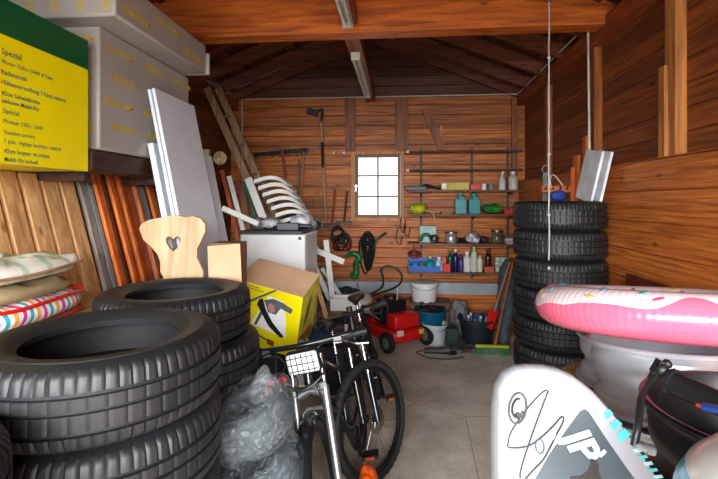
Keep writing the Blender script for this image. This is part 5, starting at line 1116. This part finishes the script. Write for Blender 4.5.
def cdisc(name, label, cx, cy, z, r, th=.008):
    q = MB(); q.lathe([(.05, 0), (r, 0), (r, th), (.05, th)], 48, Matrix.Translation((cx, cy, z)), True); return single(name, q, mat('kraft_board', (172, 126, 84), .8), label, 'cardboard disc')
RSX, RSY = .86, 1.50; hz_ = .215; zt_r = 1.15; n = 5; z = .002; step = (zt_r-.002)/n
for i in range(n):
    rim('alloy_wheel', f'silver wheel rim, {["lowest", "second-lowest", "middle one", "second from the top", "topmost"][i]} of the stack under the donut float', RSX, RSY+.012*i, z, .220, step-.012, m_al, 'silver rims in the front stack', tilt=-1.7*i); z += step
n = 5; z = .002; ztb = 1.05; step = (ztb-.002)/n; BX, BY = .985, 1.985
for i in range(n):
    rim('alloy_wheel', f'silver wheel rim, {["lowest", "second-lowest", "middle one", "second from the top", "topmost"][i]} of the rear stack beside the tyre tower', BX, BY, z, .222, step-.012, m_al, 'silver rims in the rear stack')
    if i < 4: cdisc('cardboard_disc', f'round cardboard sheet, {["lowest", "second-lowest", "second from the top", "topmost"][i]} in the rear silver rim stack', BX-.03, BY-.02, z+step-.0105, .275 if i == 3 else .235)
    z += step
KX, KY = .765, 1.01; n = 5; z = .002; zk = 1.165; step = (zk-.002)/n
for i in range(n):
    rim('steel_wheel', f'black wheel rim, {["lowest", "second-lowest", "middle one", "second from the top", "topmost"][i]} of the nearest right stack', KX, KY, z, .225, step-(.012 if i < 4 else .002), m_bk, 'black rims')
    if i < 4: cdisc('cardboard_disc', f'round cardboard sheet, {["lowest", "second-lowest", "middle one", "topmost"][i]} in the black rim stack', KX-.03, KY+.02, z+step-.0105, .25 if i == 3 else .225)
    z += step
# ---- pink donut float
def donut_mat():
    m = bpy.data.materials.new('donut_vinyl'); m.use_nodes = True; nt = m.node_tree; N = nt.nodes; L = nt.links; p = N['Principled BSDF']; p.inputs['Roughness'].default_value = .25; p.inputs['Coat Weight'].default_value = .3
    tc = N.new('ShaderNodeTexCoord'); sx = N.new('ShaderNodeSeparateXYZ'); L.new(tc.outputs['Object'], sx.inputs[0])
    no = N.new('ShaderNodeTexNoise'); no.inputs['Scale'].default_value = 5.5; no.inputs['Detail'].default_value = 0; L.new(tc.outputs['Object'], no.inputs['Vector'])
    a = N.new('ShaderNodeMath'); a.operation = 'MULTIPLY_ADD'; a.inputs[1].default_value = .13; L.new(no.outputs['Fac'], a.inputs[0]); L.new(sx.outputs['Z'], a.inputs[2])
    g = N.new('ShaderNodeMath'); g.operation = 'GREATER_THAN'; g.inputs[1].default_value = .092; L.new(a.outputs[0], g.inputs[0])
    mx = N.new('ShaderNodeMix'); mx.data_type = 'RGBA'; mx.inputs[6].default_value = lin((232, 104, 132)); mx.inputs[7].default_value = lin((228, 206, 208)); L.new(g.outputs[0], mx.inputs[0])
    L.new(mx.outputs[2], p.inputs['Base Color'])
    # wrinkles across the tube near the seam
    at = N.new('ShaderNodeMath'); at.operation = 'ARCTAN2'; L.new(sx.outputs['Y'], at.inputs[0]); L.new(sx.outputs['X'], at.inputs[1])
    s1 = N.new('ShaderNodeMath'); s1.operation = 'MULTIPLY'; s1.inputs[1].default_value = 110; L.new(at.outputs[0], s1.inputs[0])
    s2 = N.new('ShaderNodeMath'); s2.operation = 'SINE'; L.new(s1.outputs[0], s2.inputs[0])
    b = N.new('ShaderNodeBump'); b.inputs['Strength'].default_value = .12; b.inputs['Distance'].default_value = .003; L.new(s2.outputs[0], b.inputs['Height']); L.new(b.outputs[0], p.inputs['Normal'])
    return m
DX, DY, DZ = .945, 1.725, 1.205; Rt, rt = .345, .082
t = thing('donut_float', 'pink inflatable donut swim ring with white icing, lying on the silver rims', 'swim ring', (DX, DY, DZ), (R(-8.5), R(1.0), 0))
q = MB(); m_ = 20
q.lathe([(Rt+rt*math.cos(2*PI*i/m_), rt*.92*math.sin(2*PI*i/m_)) for i in range(m_)], 120, None, True, lambda k, i, r, z: (r+.0008*math.cos(k*PI)*(1 if math.cos(2*PI*i/m_) > 0 else 0), z)); obj('ring', q, donut_mat(), t, smooth=80)
q = MB(); cols = [mat('sprinkle_teal', (30, 150, 140), .3), mat('sprinkle_pink', (214, 84, 130), .3), mat('sprinkle_yellow', (240, 200, 110), .3), mat('sprinkle_blue', (110, 180, 220), .3), mat('sprinkle_rose', (220, 110, 130), .3)]
rs = random.Random(5)
for i in range(46):
    a = 2*PI*i/46+rs.uniform(-.05, .05); ph = R(rs.uniform(38, 140)); c = Vector(((Rt+rt*math.cos(ph))*math.cos(a), (Rt+rt*math.cos(ph))*math.sin(a), rt*.92*math.sin(ph)))
    nv = Vector((math.cos(ph)*math.cos(a), math.cos(ph)*math.sin(a), math.sin(ph)/.92)).normalized(); tv = Vector((-math.sin(a), math.cos(a), 0)); bv = nv.cross(tv); an = rs.uniform(0, PI); d = tv*math.cos(an)+bv*math.sin(an); e = nv.cross(d)
    M3 = Matrix((d, e, nv)).transposed(); q = MB(); q.ball(c+nv*.0005, (.018, .0065, .002), 12, M3); obj('sprinkle', q, cols[i % 5], t)
# ---- hand pump lying in the black rim
t = thing('hand_pump', 'black hand pump with hose lying in the topmost black rim', 'pump', (KX, KY, zk))
A1 = U(672, 382, Y=.98); A2 = U(716, 402, Y=.90); ax = (A2-A1); 
q = MB(); e2 = A1+ax*1.9; q.tube([A1, A1+ax*.06, A1+ax*.061, e2], [.025, .026, .023, .023], 24); obj('cylinder', q, black, t, True)
q = MB(); q.tube([A1-ax*.02, A1+ax*.10], .028, 24); obj('end_collar', q, black, t, True)
H1 = U(655, 362, Y=1.00); q = MB(); q.tube([A1, A1.lerp(H1, .55)], [.014, .009], 12); q.tube([U(650, 380, Y=1.0), U(657, 366, Y=1.0), U(668, 364, Y=1.0)], .007, 10); q.ball(U(667, 364, Y=1.0), .010, 12); q.ball(A1.lerp(H1, .6), .014, 12); q.box(U(658, 367, Y=1.0), (.014, .02, .03), (0, .5, 0)); obj('valve_head', q, black, t, True)
q = MB(); q.tube(spl([A1.lerp(H1, .6), U(656, 376, Y=.99), U(646, 386, Y=.95), U(641, 400, Y=.88), U(638, 425, Y=.83), U(634, 446, Y=.82)], 8), .0062, 12); obj('hose', q, hose, t, True)
q = MB(); q.cyl(U(634, 444, Y=.82), U(646, 449, Y=.82), .006); q.cyl(U(646, 449, Y=.82), U(654, 451, Y=.82), .008); obj('nozzle', q, grey, t, True)
p0 = U(706, 407, Y=.83); q = MB(); q.slab(U(698, 405, Y=.86), U(718, 411, Y=.80), .010, (0, 0, 1), .006)
t = thing('screwdriver', 'screwdriver with blue handle lying on the rim edge beside the pump', 'screwdriver', tuple(p0))
q = MB(); q.tube([U(705, 407, Y=.83), U(722, 411, Y=.79)], .007, 10); obj('handle', q, blue, t, True); q = MB(); q.tube([U(698, 405, Y=.85), U(705, 407, Y=.83)], .004, 8); obj('shank', q, orange, t, True)
# ---- blue and white round float, bottom right corner, on a carton
q = MB(); q.bb((.47, .38, .002), (.78, .74, 1.085)); single('cardboard_box', q, card, 'cardboard box carrying the blue and white ring, at the lower right edge', 'box', bevel=.004)
BXc = Vector((.556, .56, 1.185))
t = thing('blue_ring', 'inflated cyan and white swim ring at the lower right edge', 'swim ring', tuple(BXc))
mb_ = MB(); m_ = 20; Rb, rb2 = .115, .095
mb_.lathe([(max(Rb+rb2*math.cos(2*PI*i/m_), .001), rb2*math.sin(2*PI*i/m_)) for i in range(m_)], 64, None, True)
for j in range(64):
    for i in range(m_):
        if 0 <= i+.5 < 9 and not i+.5 < 2.2: pass
mi = []
for j in range(64):
    for i in range(m_): mi.append(1 if (i >= 2 and i <= 10) else 0)
mb_.mi = mi; obj('ring', mb_, [mat('vinyl_cyan', (60, 184, 214), .25, coat=.3), mat('vinyl_white', (232, 232, 226), .25, coat=.3)], t, smooth=80)
# ---- windsurf board
P0 = Vector((0, 1.17, 1.15)); leanY = .27
nb = Vector((0, -1, leanY)).normalized(); P0 = Vector((0, .96, 1.25))
def bp_(px, py): return U(px, py, plane=(P0, nb))
ez_ = Vector((0, leanY, 1)).normalized(); ex_ = Vector((1, 0, 0)); O = bp_(540, 366)
def loc2(px, py): p = bp_(px, py)-O; return (p.dot(ex_), p.dot(ez_))
vis = [(495.5, 479), (495, 440), (495.5, 408), (498, 388), (505, 374), (516, 367), (530, 365), (545, 365.5), (560, 368.5), (575, 375), (590, 386), (604, 399), (618, 415), (633, 436), (648, 458), (661, 479)]
o2 = [loc2(*p) for p in vis]; LB = (O.z)*math.sqrt(1+leanY*leanY)-.012
o2 = [(-.075, -LB+.02), (-.10, -.9), (-.115, -.6)]+[o2[0]]+o2[1:]+[(.38, -.45), (.43, -.62), (.45, -.8), (.42, -LB+.06), (.34, -LB)]+[(0.02, -LB)]
Mb = Matrix((ex_, ez_, ex_.cross(ez_))).transposed().to_4x4(); Mb = Matrix.Translation(O) @ Mb
t = thing('surf_board', 'white board bag with wave emblem, dark panel and teal stripes leaning on the rims', 'board', tuple(O)); MW[t] = Matrix.Translation(O)
def puff(pts, depth):
    q = MB(); n = len(pts); cx_ = sum(p[0] for p in pts)/n; cy_ = sum(p[1] for p in pts)/n; vv = []
    lay = [(.965, .0), (.99, -.012), (1, -.03), (1, -depth+.03), (.99, -depth+.012), (.965, -depth)]
    for s_, z in lay: vv += [Mb @ Vector((cx_+(x-cx_)*s_, cy_+(y-cy_)*s_, z)) for x, y in pts]
    fs = [list(range(n)), list(range(5*n, 6*n))[::-1]]+[(j*n+i, (j+1)*n+i, (j+1)*n+(i+1) % n, j*n+(i+1) % n) for j in range(5) for i in range(n)]
    return q.add(vv, fs)
obj('board_body', puff(o2, .075), mat('board_cover', (150, 150, 155), .45, var=.03, vs_=4, bump=.25), t, True, smooth=60)
def decal(name, px_pts, m, off=.001, par=t):
    q = MB(); q.prism([loc2(*p) for p in px_pts], .0008, Mb, off); return obj(name, q, m, par, True, smooth=0)
m_gr = mat('decal_dark', (64, 72, 78), .5); m_tl = mat('decal_teal', (84, 196, 204), .45); m_lt = mat('decal_pale_teal', (168, 214, 218), .45); m_wh = mat('decal_white', (228, 228, 228), .45); m_bl = mat('decal_black', (34, 34, 36), .5)
decal('dark_panel', [(584, 409), (588, 411), (604, 436), (622, 462), (640, 487), (652, 506), (520, 506), (535, 479), (548, 456), (566, 430), (580, 411)], m_gr)
# white letters J P (as on the board), drawn as strokes along the tilted baseline
def stroke(pts, w_, m, name, off=.0022):
    q = MB(); L2 = [Vector(loc2(*p)) for p in pts]; s_ = w_*.96/F
    for i in range(len(L2)-1):
        d = (L2[i+1]-L2[i]); nrm_ = Vector((-d.y, d.x)).normalized()*s_/2; dd = d.normalized()*s_*.3
        q.prism([tuple(v) for v in (L2[i]-dd-nrm_, L2[i+1]+dd-nrm_, L2[i+1]+dd+nrm_, L2[i]-dd+nrm_)], .0008, Mb, off+i*.0001)
    return obj(name, q, m, t, True, smooth=0)
pj = loc2(562, 436); pj2 = loc2(590, 486); an = math.atan2(pj2[1]-pj[1], pj2[0]-pj[0])
Mt = Mb @ Matrix.Translation((pj[0], pj[1], .0022)) @ Matrix.Rotation(an, 4, 'Z'); text('JP', .074, Mt, m_wh, t, 'lettering', bold=.0022, shear=.15, space=.95)
stroke([(600, 455), (604, 451)], 3, m_wh, 'lettering')
decal('fin_shape', [(590, 457), (594, 460), (598, 464), (597, 470), (601, 479), (603, 488), (570, 492), (569, 479), (571, 476), (580, 476), (587, 471), (590, 464)], mat('fin_brown_black', (40, 32, 30), .5), .0034)
for pts in ([(603, 413), (609, 409), (613, 414), (606, 420)], [(609, 424), (617, 419), (622, 424), (613, 431)], [(616, 434), (624, 428), (631, 434), (620, 443)]): decal('teal_stripe', pts, m_tl)
for i in range(6):
    x, y = 632+i*5.0, 449+i*6.6; decal('teal_stripe', [(x, y), (x+9, y-1), (x+11, y+2.0), (x+3, y+3.4)], m_tl if i % 2 else m_lt)
# ring emblem
q = MB(); cxy = Vector(loc2(517.5, 408)); rr_ = 10*1.0/F
for r_a, a0, a1 in ((rr_, 0, 360), (rr_*.62, 60, 330)):
    pts = [Mb @ Vector((cxy.x+r_a*.8*math.cos(R(a)), cxy.y+r_a*1.25*math.sin(R(a))+r_a*.35*math.cos(R(a)), .002)) for a in range(a0, a1+1, 15)]; q.tube(pts, .0022, 5)
q.tube([Mb @ Vector((*loc2(516, 413), .002)), Mb @ Vector((*loc2(520, 418), .002))], .005, 6); obj('ring_emblem', q, m_bl, t, True)
q = MB(); pts = [Mb @ Vector((*loc2(*p), .0022)) for p in [(520, 478), (521, 468), (531, 437), (546, 396), (548, 392), (544, 391), (530, 405), (512, 430), (508, 443), (510, 447.5), (530, 445), (550, 429), (561, 417), (563, 421), (556, 435), (544, 458), (533, 470), (525, 479)]]; q.tube(spl(pts, 6), .0017, 5); obj('swoosh_line', q, m_bl, t, True)
decal('square_badge', [(537, 439), (545, 437.5), (541, 453), (534, 454.5)], mat('badge_grey', (140, 168, 162), .5))
q = MB(); q.tube([Mb @ Vector((Vector(loc2(539.5, 446)).x+.008*math.cos(a), Vector(loc2(539.5, 446)).y+.013*math.sin(a), .003)) for a in [2*PI*i/20 for i in range(20)]], .0014, 5, True); obj('badge_ring', q, m_gr, t, True)
